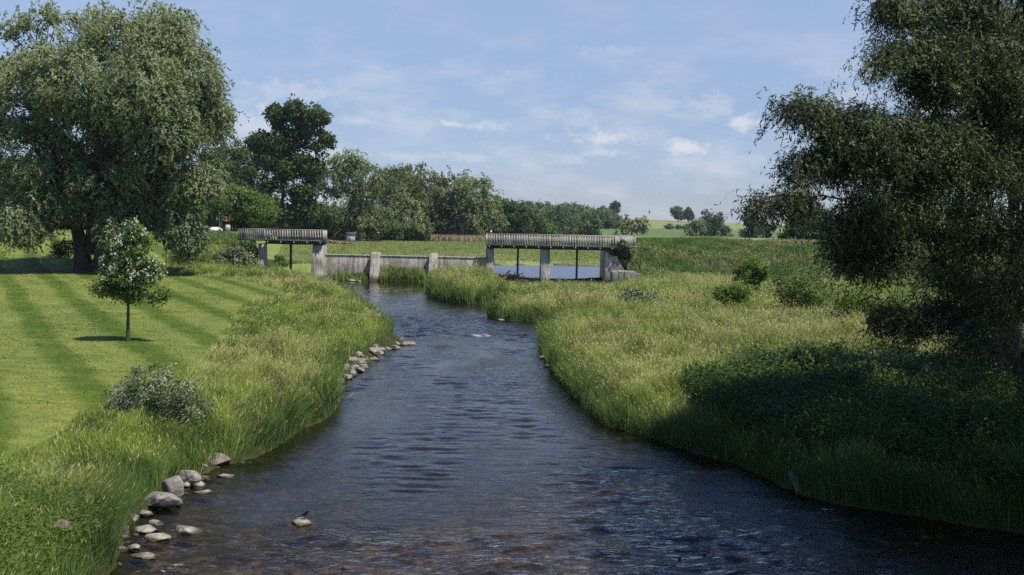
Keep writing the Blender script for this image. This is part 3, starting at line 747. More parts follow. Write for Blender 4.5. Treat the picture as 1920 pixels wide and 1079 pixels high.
def leaf_quads(mb, c, u, length, width, rng, tone, nrm=None):
    n = len(c); u = unit(u)
    r = unit(rng.normal(size=(n, 3))); w = unit(np.cross(u, r))
    L = np.broadcast_to(np.asarray(length, float), (n,))[:, None] * rng.uniform(0.7, 1.25, (n, 1)); W = np.broadcast_to(np.asarray(width, float), (n,))[:, None] * rng.uniform(0.75, 1.2, (n, 1)) / 2
    V = np.stack([c, c + u * L * 0.45 + w * W, c + u * L, c + u * L * 0.45 - w * W], 1)
    k = np.arange(n)[:, None] * 4
    mb.add(V.reshape(-1, 3), np.hstack([k, k + 1, k + 2, k + 3]), tone=np.repeat(np.clip(tone, 0, 1), 4), nrm=np.zeros((4 * n, 3)) if nrm is None else np.repeat(nrm, 4, 0))


def curve(a, b, sag, rng, n=6, wob=0.06):
    a = np.asarray(a, float); b = np.asarray(b, float); t = np.linspace(0, 1, n)[:, None]; Ld = np.linalg.norm(b - a)
    P = a + (b - a) * t; P[:, 2] += sag * Ld * (4 * t[:, 0] * (1 - t[:, 0]))
    P[1:-1] += rng.normal(size=(n - 2, 3)) * wob * Ld * 0.5
    return P


def crown_points(lobes, rng, per, clump_r, shell=0.5, dens=None):
    """clump centres through each lobe's volume, more of them towards its skin"""
    C, S, Lb = [], [], []
    for li, (c, r) in enumerate(lobes):
        n = max(4, int(per * (np.prod(r) ** (2 / 3)) if per < 0 else per * (dens[li] if dens else 1)))
        d = unit(rng.normal(size=(n, 3))); rad = shell + (1 - shell) * rng.random(n) ** 0.6
        rad *= 1 + 0.22 * (rng.random(n) - 0.5)
        C.append(np.asarray(c) + d * rad[:, None] * np.asarray(r)); S.append(np.full(n, clump_r) * rng.uniform(0.6, 1.3, n) * 1.0); Lb.append(np.full(n, li))
    return np.vstack(C), np.concatenate(S), np.concatenate(Lb)


def make_tree(name, label, cat, base, lobes, leaf, mat, bark='bark', trunk_r=0.4, stems=None, per=40, nleaf=60, clump=1.0, lw=0.35, style='broad', droop=1.0,
              seed=1, group=None, shell=0.5, flower=0, limb_r=0.3, twig=True, fork=0.35, trunk_name='trunk', flower_up=0.2, flower_size=1.0, gap=0.0, tone_bias=0.0, dens=None, twigs=False, arms=None, lscale=None):
    rng = np.random.default_rng(seed); base = np.asarray(base, float)
    lobes = [(np.asarray(c, float) - base, np.asarray(r, float)) for c, r in lobes]
    root = empty(name, base, 0, label, cat, group)
    C, S, Lb = crown_points(lobes, rng, per, clump, shell, dens)
    k = C[:, 2] > 0.25 * clump * 0.3; C, S, Lb = C[k], S[k], Lb[k]
    if gap:
        k = fbm(C[:, 0] / clump * .35 + 50, C[:, 1] / clump * .35 + 50, C[:, 2] / clump * .35 + 50, s=seed, o=2) > gap; C, S, Lb = C[k], S[k], Lb[k]
    wood = MB(); top = max(c[2] for c, r in lobes)
    cen = np.mean([c for c, r in lobes], 0)
    if stems is None: stems = [[(0, 0, -0.2), (cen[0] * 0.15, cen[1] * 0.15, top * fork), (cen[0] * 0.8, cen[1] * 0.8, top * 0.85)]]
    spts = []
    for st in stems:
        st = np.asarray(st, float); m = len(st); tt = np.linspace(0, m - 1, max(4, m * 4)); P = np.stack([np.interp(tt, np.arange(m), st[:, j]) for j in range(3)], 1)
        if m > 2:
            for _ in range(2): P[1:-1] = 0.25 * P[:-2] + 0.5 * P[1:-1] + 0.25 * P[2:]
        rr = trunk_r * (1.25 - 0.25 * np.minimum(1, np.linspace(0, 6, len(P)))) * np.linspace(1, 0.10, len(P))
        wood.tube(P, rr, 9); spts.append(P)
    SP0 = np.vstack([p[len(p) // 4:] for p in spts])
    for P in arms or []:
        Q = P.copy(); Q[1:-1] += rng.normal(size=(len(P) - 2, 3)) * .05; wood.tube(Q, np.linspace(.075, .012, len(Q)), 6); spts.append(np.vstack([Q[:1], Q]))
    SP = np.vstack([p[len(p) // 4:] for p in spts])
    for li, (c, r) in enumerate(lobes):
        SQ = SP0 if lscale is not None and lscale[li] > 1 else SP
        j = np.argmin(np.linalg.norm(SQ - (c - np.array([0, 0, r[2] * 0.8])), axis=1)); a = SQ[j]
        if np.linalg.norm(c - a) > 0.1:
            P = curve(a, c, -0.05, rng, 7); wood.tube(P, np.linspace(trunk_r * limb_r, trunk_r * limb_r * 0.3, 7), 6)
        if twig:
            idx = np.where(Lb == li)[0][:: 2]
            for i in idx:
                s0 = a + (c - a) * rng.uniform(0.45, 1.0)
                P = curve(s0, C[i], 0.04, rng, 5, 0.08); wood.tube(P, np.linspace(trunk_r * 0.075, trunk_r * 0.018, 5), 4, cap=False)
    cr = MB(); n = len(C)
    ct = np.clip(0.5 + 0.22 * rng.normal(size=n) + tone_bias, 0, 1)
    CO = unit((C - np.array([c for c, r in lobes])[Lb]) / np.array([r for c, r in lobes])[Lb])
    if style == 'broad':
        idx = np.repeat(np.arange(n), nleaf); g = rng.normal(size=(len(idx), 3)); g = unit(g) * (rng.random((len(idx), 1)) ** 0.5)
        g[:, 2] *= 0.75; P = C[idx] + g * S[idx][:, None]
        u = unit(g + 0.9 * rng.normal(size=g.shape) + np.array([0, 0, -0.15]))
        leaf_quads(cr, P, u, leaf, leaf * lw, rng, ct[idx] + 0.16 * rng.normal(size=len(idx)), unit(g + 0.8 * CO[idx] + UPB))
    else:
        m = 9; ns = max(1, nleaf // m); idx = np.repeat(np.arange(n), ns)
        p0 = C[idx] + rng.normal(size=(len(idx), 3)) * S[idx][:, None] * 0.45
        lob_c = np.array([c for c, r in lobes])[Lb[idx]]
        o = unit(C[idx] - lob_c + 0.6 * rng.normal(size=(len(idx), 3))); o[:, 2] = np.abs(o[:, 2]) * 0.5
        Ls = S[idx] * (rng.uniform(0.5, 1.35, len(idx)) if not twigs else rng.uniform(0.6, 1.9, len(idx)))
        if twigs:     # a thin ribbon twig carries every leaf string
            tt = np.linspace(0, 1, 5); pts = np.stack([p0 + o * (t * Ls)[:, None] * 0.75 - np.array([0, 0, 1.0]) * (droop * t * t * Ls)[:, None] for t in tt], 1)
            pts = np.concatenate([C[idx][:, None], pts], 1); sd = unit(rng.normal(size=(len(idx), 3)))[:, None] * (0.0028 * np.linspace(1.3, .6, 6))[None, :, None]
            V = np.stack([pts - sd, pts + sd], 2).reshape(-1, 3); k0 = (np.arange(len(idx)) * 12)[:, None] + (np.arange(5) * 2)[None]; k0 = k0.reshape(-1, 1)
            wood.add(V, np.hstack([k0, k0 + 1, k0 + 3, k0 + 2]))
        for q in range(m):
            t = (q + rng.random(len(idx))) / m
            P = p0 + o * (t * Ls)[:, None] * 0.75; P[:, 2] -= droop * t * t * Ls
            tan = unit(o * 0.75 + np.array([0, 0, -1.0]) * (2 * droop * t)[:, None])
            u = unit(tan + 0.65 * rng.normal(size=tan.shape))
            lf = leaf if lscale is None else leaf * lscale[Lb[idx]]
            leaf_quads(cr, P, u, lf, lf * lw, rng, ct[idx] + 0.18 * rng.normal(size=len(idx)), unit((P - C[idx]) / S[idx][:, None] * 0.5 + 0.8 * CO[idx] + UPB))
    wood.build(trunk_name, M[bark], root, smooth=True)
    cr.build('crown' if trunk_name == 'trunk' else 'foliage', M[mat], root)
    if flower:
        fb = MB(); up = C[:, 2] > np.quantile(C[:, 2], flower_up); Cf = C[up]; Sf = S[up]
        out = unit(Cf - cen + 0.01) ; pick = rng.integers(0, len(Cf), flower)
        P = Cf[pick] + unit(out[pick] + np.array([0, -0.3, 0.7]) + 0.6 * rng.normal(size=(flower, 3))) * Sf[pick][:, None] * rng.uniform(0.7, 1.1, (flower, 1))
        for q in range(5):
            leaf_quads(fb, P + rng.normal(size=P.shape) * leaf * 0.35 * flower_size, rng.normal(size=P.shape), leaf * 0.75 * flower_size, leaf * 0.6 * flower_size, rng, rng.random(len(P)))
        fb.build('blossom', M['flower'], root)
    return root


def px_lobes(Y, L, zdepth=1.0):
    out = []
    for l in L:
        cx, cy, rx, ry = l[:4]; dy = l[4] if len(l) > 4 else 0
        c = at_y(cx, cy, Y + dy); s = FPX / (Y + dy); out.append((c, (rx / s, min(rx, ry * 1.3) / s * zdepth, ry / s)))
    return out


def gpt(px, Y, dz=0.0):
    x = at_y(px, 420, Y)[0]; return np.array([x, Y, float(ground_z(np.array([x]), np.array([Y]))[0]) + dz])


def tree_px(name, label, cat, px, Y, L, **k):
    return make_tree(name, label, cat, gpt(px, Y), px_lobes(Y, L), **k)


def plant_trees():
    # great willow on the lawn
    b = gpt(170, 86)
    L = px_lobes(86, zdepth=.66, L=[(70, 85, 80, 72), (150, 70, 80, 66, 2), (225, 85, 70, 62, -2), (300, 78, 72, 68), (345, 140, 70, 70, -2), (385, 190, 42, 60, -1), (130, 150, 90, 70, -5), (270, 170, 80, 70, -5), (50, 190, 90, 85, -2), (190, 180, 110, 85, -4), (378, 225, 40, 50, -1),
                      (-70, 210, 95, 100), (300, 240, 80, 75, -4), (70, 300, 90, 80, -3), (190, 310, 100, 80, -3), (-60, 340, 90, 80), (330, 320, 62, 60), (80, 375, 80, 46, -3), (245, 385, 80, 50, 0),
                      (372, 345, 28, 40, -3), (350, 430, 20, 46, -3), (305, 415, 30, 32, 3), (40, 420, 24, 24, -5), (225, 440, 18, 34, -4), (150, 270, 95, 80, 4), (260, 310, 90, 75, 4), (120, 350, 90, 60, 4)])
    L = [(c, (r[0] * .86, r[1] * .86, r[2] * .86)) for c, r in L]
    st = [[(-0.6, 0, -0.3), (-0.9, 0, 2.5), (-1.8, 0, 6), (-4, 0, 13)], [(0.5, 0.3, -0.3), (1.3, 0.3, 2.6), (2.4, 0.3, 7), (3.2, -1, 15)], [(0, 0.6, 1.5), (0.1, 0.5, 6), (0.5, 1.5, 17)], [(1.3, .3, 2.6), (4.5, 0, 7), (8, 0, 11)]]
    make_tree('willow_tree', 'huge silvery green willow with twin dark trunks on the mown lawn', 'tree', b, L, 0.31, 'willow', 'bark', 0.85, st, 72, 171, 1.15, 0.42, 'willow', 0.62, 3, gap=0.36, shell=0.55, tone_bias=.13)
    # small white flowering tree
    b = gpt(238, 40.2)
    L = px_lobes(40.2, [(258, 440, 13, 20), (236, 468, 24, 20), (263, 482, 25, 22), (214, 503, 27, 17), (282, 515, 24, 18), (240, 512, 30, 22), (202, 545, 22, 10), (290, 552, 20, 12), (246, 550, 32, 14)])
    make_tree('flowering_tree', 'small young tree with white blossom and a thin dark trunk', 'tree', b, L, 0.13, 'bright', 'bark', 0.075, [[(0, 0, -.1), (0.03, 0, 1.4), (0.05, 0, 2.4), (.15, 0, 4.3)]], 22, 60, 0.36, 0.5, 'broad', 1, 5, flower=330, flower_up=0.25, flower_size=0.9, gap=0.36)
    # variegated shrub near the bank
    b = gpt(290, 27.5)
    L = px_lobes(27.5, [(285, 715, 50, 38), (245, 740, 40, 32), (325, 735, 48, 34), (300, 768, 62, 35), (360, 775, 36, 32), (240, 765, 36, 22), (375, 800, 26, 18)])
    make_tree('variegated_shrub', 'rounded shrub with pale white edged leaves at the lawn edge', 'shrub', b, L, 0.085, 'pale', 'bark', 0.035, [[(0, 0, 0), (-.3, 0, .5), (-.6, 0, 1.1)], [(0, 0, 0), (.3, 0, .5), (.6, 0, 1.0)], [(0, 0, 0), (0, 0, .8), (.1, 0, 1.4)]], 38, 55, 0.2, 0.42, 'broad', 1, 6, trunk_name='stem', shell=.4, gap=0.22)
    # tall dark poplar
    L = px_lobes(190, [(520, 218, 17, 22), (553, 212, 19, 19), (590, 224, 24, 22), (488, 264, 24, 18), (522, 264, 26, 24), (560, 264, 24, 26), (604, 268, 20, 22), (500, 302, 22, 18), (540, 312, 32, 24), (582, 312, 26, 22), (530, 352, 36, 24), (572, 362, 32, 28), (520, 395, 34, 22), (560, 402, 34, 22), (490, 410, 26, 16)])
    make_tree('poplar_tree', 'tall dark green poplar rising above the left footbridge', 'tree', gpt(527, 190), L, 0.62, 'broad', 'bark', 0.55, None, 40, 64, 1.35, 0.7, 'broad', 1, 7, gap=0.36, shell=.35)
    rows = [  # name, label, px, Y, mat, style, lobes
        ('conifer_tree', 'dark green tree with pointed top left of the tall poplar', 450, 205, 'broad', 'broad', [(440, 330, 24, 40), (472, 340, 30, 45), (450, 380, 50, 45), (490, 400, 30, 32)]),
        ('maple_tree', 'bright green rounded maple behind the flag', 460, 175, 'bright', 'broad', [(440, 390, 36, 28), (478, 400, 32, 26), (460, 415, 48, 22)]),
        ('bushy_tree', 'mid green tree between willow and flag with grey bare twigs', 402, 185, 'broad', 'broad', [(402, 325, 22, 24), (400, 360, 28, 40), (405, 400, 30, 32)]),
        ('understory_tree', 'dark low tree filling the gap under the tall poplar', 552, 232, 'broad', 'broad', [(540, 420, 34, 26), (570, 412, 30, 30), (555, 432, 50, 14)]),
        ('understory_tree', 'dark low tree behind the pale leaning trunk', 625, 238, 'broad', 'broad', [(610, 418, 28, 26), (640, 420, 30, 26), (625, 434, 44, 12)]),
        ('understory_tree', 'dark low tree left of the poplar trunk above the bridge wing', 490, 230, 'broad', 'broad', [(480, 415, 32, 26), (505, 422, 26, 22), (490, 432, 44, 12)]),
        ('leaning_willow', 'grey green willow with a pale leaning trunk behind the bridge end', 606, 225, 'willow', 'willow', [(648, 322, 22, 20), (628, 345, 32, 34), (682, 355, 38, 30), (640, 390, 52, 36), (690, 395, 32, 40), (662, 425, 40, 22)]),
        ('round_tree', 'dark round tree behind the pale blue shed', 715, 245, 'olive', 'broad', [(735, 355, 36, 26), (712, 395, 42, 40), (752, 392, 36, 42), (735, 428, 52, 20)]),
        ('silver_willow', 'silver tipped willow filling the gap right of the shed', 755, 235, 'willow', 'willow', [(758, 398, 20, 34), (745, 425, 32, 22), (770, 425, 24, 20)]),
        ('brown_willow', 'brownish green broad tree in the middle of the far row', 805, 252, 'olive', 'willow', [(785, 350, 34, 22), (812, 380, 40, 40), (795, 412, 44, 34), (828, 425, 30, 20)]),
        ('dome_willow', 'dome shaped silvery willow at the right end of the far row', 872, 250, 'willow', 'willow', [(862, 366, 38, 26), (888, 380, 34, 34), (852, 400, 34, 36), (890, 415, 38, 30), (865, 430, 40, 16)]),
        ('dark_tree', 'dark green tree just right of the dome shaped willow', 945, 285, 'broad', 'broad', [(940, 400, 24, 18), (962, 412, 28, 22), (940, 428, 34, 18), (985, 424, 24, 20)]),
        ('hedge_tree', 'low bright green tree above the middle of the right footbridge', 1012, 330, 'bright', 'broad', [(1005, 428, 22, 14), (1024, 432, 20, 12), (1012, 442, 30, 8)]),
        ('grey_tree', 'bare twigged grey green tree above the right footbridge', 1052, 350, 'hazy', 'broad', [(1045, 415, 18, 22), (1062, 425, 20, 22), (1050, 438, 28, 10)]),
        ('orchard_tree', 'small dark round tree behind the right end of the right footbridge', 1106, 370, 'hazy', 'broad', [(1096, 430, 15, 10), (1115, 428, 13, 13), (1106, 440, 22, 7)]),
        ('field_willow', 'grey willow standing at the foot of the field', 1185, 390, 'willow', 'willow', [(1176, 420, 16, 13), (1198, 424, 12, 14), (1184, 438, 26, 12)]),
        ('field_maple', 'tall rounded green tree in front of the far field', 1337, 400, 'hazy', 'broad', [(1335, 412, 15, 12), (1345, 428, 17, 15), (1325, 434, 18, 15), (1340, 444, 24, 9)]),
        ('grey_bush_tree', 'grey leaved tree leaning against the tall rounded field tree', 1306, 395, 'willow', 'willow', [(1308, 424, 11, 9), (1302, 438, 14, 12), (1296, 448, 14, 6)]),
        ('field_tree', 'dark spreading tree on the field seen past the drooping willow twig', 1420, 385, 'hazy', 'broad', [(1412, 425, 15, 13), (1432, 430, 16, 13), (1420, 440, 26, 10), (1402, 445, 12, 8)]),
        ('ridge_tree', 'left one of two lone trees on the field skyline', 1272, 780, 'hazy', 'broad', [(1270, 402, 8, 7), (1275, 409, 8, 6)]),
        ('ridge_tree', 'right one of two lone trees on the field skyline', 1291, 780, 'hazy', 'broad', [(1290, 404, 6, 7), (1293, 411, 8, 5)]),
        ('wood_edge_tree', 'dark lone tree at the right end of the hill wood', 1153, 700, 'hazy', 'broad', [(1154, 393, 7, 7), (1152, 401, 8, 7)]),
        ('shelter_tree', 'mid green tree half hidden behind the near willow', 1530, 128, 'hazy', 'broad', [(1530, 425, 50, 30), (1495, 452, 34, 28), (1575, 425, 58, 38), (1530, 465, 60, 26)]),
        ('shelter_tree', 'dark tree behind the right willow at the frame edge', 1740, 122, 'broad', 'broad', [(1660, 430, 60, 48), (1750, 410, 70, 60), (1850, 420, 75, 62), (1700, 470, 90, 40), (1830, 475, 90, 35)]),
        ('backdrop_tree', 'dark tree on the embankment at the left picture edge', 20, 138, 'broad', 'broad', [(10, 330, 60, 55), (60, 375, 50, 35), (-50, 350, 60, 60), (20, 400, 70, 26)]),
        ('backdrop_tree', 'dark tree on the embankment behind the willow trunks', 200, 150, 'broad', 'broad', [(140, 400, 50, 30), (230, 390, 55, 40), (190, 420, 80, 16)]),
        ('backdrop_tree', 'light green tree behind the right drape of the willow', 315, 142, 'bright', 'broad', [(300, 405, 40, 30), (345, 410, 38, 30), (320, 425, 60, 14)]),
    ]
    for k, (nm, lb, px, Y, mt, stl, lo) in enumerate(rows):
        lf = 0.0025 * Y if Y < 500 else 0.0022 * Y
        stems = None; kw = {}
        if nm == 'leaning_willow':
            b = gpt(px, Y); stems = [[(0, 0, -.3), (2.0, 0, 3.6), (6, 0, 7.5)], [(6.0, 0.5, -.3), (5.6, 0.5, 5), (6, 0, 9)]]; kw['bark'] = 'bark_pale'
        if Y > 160: lo = [(l[0] + (l[0] - px) * .10, l[1] - max(0, 446 - l[1]) * .13, l[2] * 1.2, l[3] * 1.2) for l in lo]
        mean_r = np.mean([l[2] for l in lo]) * Y / FPX
        tree_px(nm, lb, 'tree', px, Y, lo, leaf=lf, mat=mt, trunk_r=0.1 + mean_r * 0.07, stems=stems, per=44 if Y < 300 else 26, nleaf=117 if Y < 300 else 36, clump=mean_r * 0.32,
                lw=0.6 if stl == 'broad' else 0.5, style=stl, droop=0.6, seed=100 + k, gap=0.28, shell=0.45, **kw)
    # hill wood: one far mass
    rng = np.random.default_rng(77); cr = MB()
    for i in range(95):
        px = rng.uniform(905, 1150); Y = rng.uniform(430, 720); b = gpt(px, Y)
        t = np.interp(px, [900, 960, 1000, 1060, 1100, 1150], [380, 376, 378, 380, 386, 392]) + 60 * (720 - Y) / 720 + rng.uniform(-4, 8)
        top = at_y(px, t, Y)[2]; hh = max(4.5, top - b[2]); rw = rng.uniform(3.2, 6.0)
        C, S, Lb = crown_points([(b + np.array([0, 0, hh * 0.55]), (rw, rw, hh * 0.5))], rng, 34, rw * .35, .6)
        idx = np.repeat(np.arange(len(C)), 16); P = C[idx] + rng.normal(size=(len(idx), 3)) * S[idx][:, None] * 0.5
        leaf_quads(cr, P, rng.normal(size=P.shape), 1.7, 1.1, rng, rng.normal(0.45, .2) + 0.15 * rng.normal(size=len(idx)), unit(P - b - np.array([0, 0, hh * .5])))
    tag(cr.build('hill_wood', M['hazy']), 'dense mixed wood covering the distant hill', 'wood', kind='stuff')
    # shrubs and field bushes
    shr = [('field_bush', 'largest of the three dark bushes between the two fields', 1286, 540, 'hazy', [(1286, 427, 7, 6)]),
           ('field_bush', 'leftmost dark bush between the two fields', 1255, 540, 'hazy', [(1255, 426, 7, 5)]),
           ('field_bush', 'smallest middle bush between the two fields', 1273, 545, 'hazy', [(1272, 428, 5, 4)]),
           ('field_bush', 'dark bush right of the tall rounded field tree', 1361, 420, 'hazy', [(1360, 432, 10, 9), (1362, 446, 9, 6)]),
           ('thorn_bush', 'bright green bush standing in the meadow below the embankment', 1410, 76, 'lime', [(1412, 498, 24, 18), (1400, 515, 26, 18), (1428, 515, 22, 18)]),
           ('willow_shrub', 'pale leaved low shrub alone in the meadow grass', 1210, 67, 'pale', [(1195, 560, 30, 14), (1225, 565, 34, 12), (1180, 572, 22, 9)]),
           ('thorn_bush', 'low yellow green bush in the meadow grass left of the willow', 1372, 64, 'lime', [(1362, 552, 24, 15), (1388, 548, 22, 18)]),
           ('thorn_bush', 'dense dark green bush under the left edge of the right willow', 1500, 62, 'bright', [(1480, 535, 44, 36), (1530, 545, 46, 40), (1500, 570, 52, 26)]),
           ('thorn_bush', 'sunlit green bush beneath the right willow branches', 1610, 56, 'lime', [(1590, 545, 50, 42), (1650, 560, 50, 46), (1620, 590, 60, 28)]),
           ('thorn_bush', 'shaded bush at the right picture edge below the willow', 1850, 50, 'lime', [(1800, 560, 60, 50), (1890, 560, 60, 60), (1840, 610, 80, 40)]),
           ('elder_bush', 'cream flowered elder bush beside the left bridge pier', 440, 97, 'pale', [(438, 480, 26, 18), (420, 492, 30, 16), (458, 494, 26, 16)]),
           ('willow_shrub', 'dark green bush between elder and left bridge pier', 462, 104, 'broad', [(466, 470, 17, 18), (471, 490, 13, 16), (452, 484, 20, 20), (430, 470, 22, 18)]),
           ('willow_shrub', 'pale green bush under the right drape of the great willow', 356, 94, 'bright', [(350, 490, 28, 18), (380, 498, 24, 13)]),
           ('creeper_bush', 'leafy green bush growing against the right bridge railing', 1158, 104.3, 'broad', [(1160, 460, 16, 12), (1150, 470, 14, 8), (1172, 474, 16, 10)]),
           ('bank_bush', 'dark leafy bush at the left tip of the willow shade', 1330, 36, 'broad', [(1310, 712, 34, 18), (1350, 702, 36, 20), (1335, 725, 46, 16)]),
           ('bank_bush', 'tallest dark bush breaking the upper edge of the willow shade', 1490, 35, 'broad', [(1470, 690, 44, 26), (1510, 680, 30, 30), (1500, 710, 60, 22)]),
           ('bank_bush', 'broad dark bush in the middle of the willow shade', 1600, 33, 'broad', [(1570, 725, 56, 28), (1640, 715, 56, 30), (1600, 745, 80, 24)]),
           ('bank_bush', 'dark bush in the shade nearest the willow trunk', 1790, 32, 'broad', [(1750, 735, 60, 34), (1830, 720, 60, 40), (1790, 765, 90, 30)]),
           ('bank_bush', 'dark bush low on the shaded bank at the right picture edge', 1880, 26.5, 'broad', [(1850, 850, 70, 36), (1920, 830, 60, 46), (1880, 880, 80, 30)]),
           ('bank_bush', 'low dark bush half way down the shaded bank', 1680, 28.5, 'broad', [(1650, 815, 60, 28), (1715, 810, 56, 32), (1690, 840, 80, 22)]),
           ('bank_bush', 'leafy bush hiding the foot of the near willow', 1885, 35.5, 'broad', [(1850, 650, 46, 40), (1910, 640, 50, 46), (1880, 680, 66, 26)]),
           ('bank_bush', 'tuft of green stems standing behind the left bridge post', 524, 112, 'bright', [(522, 495, 10, 14), (532, 502, 12, 9)]),
           ]
    for k, (nm, lb, px, Y, mt, lo) in enumerate(shr):
        b = gpt(px, Y); s = FPX / Y; mr = np.mean([l[2] for l in lo]) / s
        make_tree(nm, lb, 'bush', b, px_lobes(Y, lo), (0.0042 * Y if nm == 'bank_bush' and Y < 40 else max(0.09, 0.0030 * Y)) if Y < 300 else .0024 * Y, mt, 'bark', 0.03 + mr * .03, [[(0, 0, -.1), (-.3 * mr, 0, .5 * mr), (-.8 * mr, 0, mr)], [(0, 0, -.1), (.3 * mr, 0, .5 * mr), (.8 * mr, 0, mr)]],
                  34 if Y < 300 else 16, 42 if Y < 300 else 24, mr * 0.36, 0.5, 'broad', 1, 300 + k, trunk_name='stem', shell=.35, gap=.34 if mt == 'lime' else .2)
plant_trees()


def near_willow():
    b = np.array([17.2, 34.0, 1.7])
    def P(px, py, Y): return at_y(px, py, Y)
    lobes = []; dens = []
    def lob(px, py, rx, ry, Y, q=1.0):
        s = FPX / Y; lobes.append((P(px, py, Y), (rx / s, max(rx, ry) / s * 0.9, ry / s))); dens.append(q * .72)
    for a in [(1810, 20, 80, 60, 29, 1.0), (1905, 70, 80, 80, 30, 1.2), (1780, -70, 100, 60, 29), (1875, 150, 60, 45, 29, .9), (1860, 235, 70, 60, 30, 1.1), (1770, 250, 50, 42, 28.5, .7), (1850, 330, 80, 60, 29, 1.1), (1750, 330, 60, 45, 28.5, .7),
              (1860, 430, 75, 48, 28.5, 1.0), (1770, 400, 50, 26, 28, .4), (1880, 540, 60, 50, 26.5, .8), (1840, 625, 60, 34, 26, .6), (1800, 520, 40, 26, 27, .3)]:
        lob(*a)
    arms = [[(1920, 95, 30), (1830, 78, 28.5), (1740, 85, 27.6), (1660, 100, 26.9), (1605, 140, 26.4)], [(1920, 30, 30), (1800, 5, 29), (1710, 15, 27.6), (1640, 5, 27)], [(1880, 300, 30), (1760, 255, 28), (1640, 228, 27), (1545, 205, 26.2), (1470, 188, 25.6)],
            [(1880, 345, 30), (1740, 330, 28.5), (1620, 308, 27.2), (1545, 290, 26.4), (1490, 305, 25.9)], [(1890, 430, 30), (1760, 410, 28.5), (1660, 385, 27.2), (1570, 368, 26.2), (1490, 368, 25.7)], [(1530, 372, 26), (1475, 366, 25.6), (1400, 380, 25.1)],
            [(1890, 520, 30), (1780, 490, 28.2), (1680, 470, 27.6), (1620, 478, 27.3), (1585, 470, 27)], [(1900, 565, 29), (1800, 572, 27.4), (1710, 592, 26.8), (1650, 575, 26.5)], [(1840, 120, 29), (1770, 150, 28), (1715, 135, 27.4)],
            [(1760, 255, 28), (1690, 285, 27.4), (1600, 262, 26.7), (1545, 262, 26.3)], [(1640, 385, 27.2), (1620, 420, 27), (1580, 432, 26.8)]]
    arm_pts = []
    for ar in arms:
        W = np.array([P(*q) for q in ar]); tt = np.linspace(0, len(W) - 1, 4 * len(W)); W = np.stack([np.interp(tt, np.arange(len(W)), W[:, j]) for j in range(3)], 1); arm_pts.append(W - b)
        nb = len(W)
        for k in range(2, nb, 2):
            f = k / (nb - 1); r0 = .78 - .50 * f
            thin = ar[0][0] == 1530
            r0 = .3 if thin else r0; lobes.append((W[k] + np.array([0, 0, -.12]), (r0 * 1.15, r0, r0 * .72))); dens.append(.085 if thin else .36 - .20 * f)
    # unseen crown beyond the frame, its leaves enlarged and thickened to shade the bank
    far = [((15.5, 24, 10), (3.4, 3.4, 2.8)), ((17.5, 20, 9), (3.6, 3.4, 3.0)), ((14.5, 17.5, 9.5), (3.0, 3.0, 2.4)), ((20, 27, 11), (4, 4, 4)), ((19, 33, 12), (4.5, 4.5, 4)), ((13.5, 21.5, 13.5), (3, 3, 2)),
           ((12, 21, 14.0), (3.0, 3.0, 2.0)), ((15.5, 17.5, 13.5), (3.4, 3.2, 2.2)), ((18.5, 20.5, 13), (3.4, 3.4, 2.6)), ((19, 15, 13), (3.4, 3.4, 2.4)), ((14.2, 14.5, 13.8), (3, 3, 2)), 
           ((17, 36, 10), (4, 4, 4)), ((21, 17, 9), (4, 4, 3.5)), ((11.2, 17.8, 15.0), (2.4, 2.4, 1.6)), ((12, 14, 15.5), (2.6, 2.6, 1.8))]
    dens += [3.0] * len(far)
    lscale = np.array([1.0] * len(lobes) + [1.7] * len(far))
    st = [[(0, 0, -.3), (-.4, -.6, 2.5), (-1.2, -2, 6), (-2.2, -4, 11)], [(.3, 0, -.3), (1.0, -1.5, 3), (1.2, -6, 6.5), (1, -11, 8)], [(0, 0, 2), (1, 1, 7), (1.5, 0, 12)]]
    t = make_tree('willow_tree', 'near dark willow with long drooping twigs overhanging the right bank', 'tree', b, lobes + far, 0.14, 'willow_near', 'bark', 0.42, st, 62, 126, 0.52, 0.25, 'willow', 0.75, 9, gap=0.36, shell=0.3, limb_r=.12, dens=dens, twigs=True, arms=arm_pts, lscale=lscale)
    # pale dead branch in the crown
    mb = MB(); A = P(1770, 322, 25.2); B = P(1668, 285, 24.8)
    mb.tube(np.array([A, A * .6 + B * .4 + [0, 0, -.05], A * .25 + B * .75 + [0, 0, 0], B]), [.045, .03, .02, .008], 6)
    A2 = A * .75 + B * .25; mb.tube(np.array([A2, P(1690, 332, 25), P(1660, 345, 24.8)]), [.025, .014, .005], 5)
    mb.build('dead_branch', M['bark_pale'], t, origin=b)
near_willow()


# ---------------------------------------------------------------- dam and footbridges
def X_(px, Y=104.0): return at_y(px, 480, Y)[0]


def battered(mb, x0, x1, y0, y1, z0, z1, bat=0.0, side=0.0):
    """pier whose front (y0) leans back by bat towards the top"""
    v = [(x0 - side, y0 - bat, z0), (x1 + side, y0 - bat, z0), (x1 + side, y1, z0), (x0 - side, y1, z0), (x0, y0, z1), (x1, y0, z1), (x1, y1, z1), (x0, y1, z1)]
    return mb.add(v, [(0, 3, 2, 1), (4, 5, 6, 7), (0, 1, 5, 4), (1, 2, 6, 5), (2, 3, 7, 6), (3, 0, 4, 7)])


def bevel(o, w=0.04, seg=2):
    m = o.modifiers.new('bevel', 'BEVEL'); m.width = w; m.segments = seg; m.limit_method = 'ANGLE'; return o


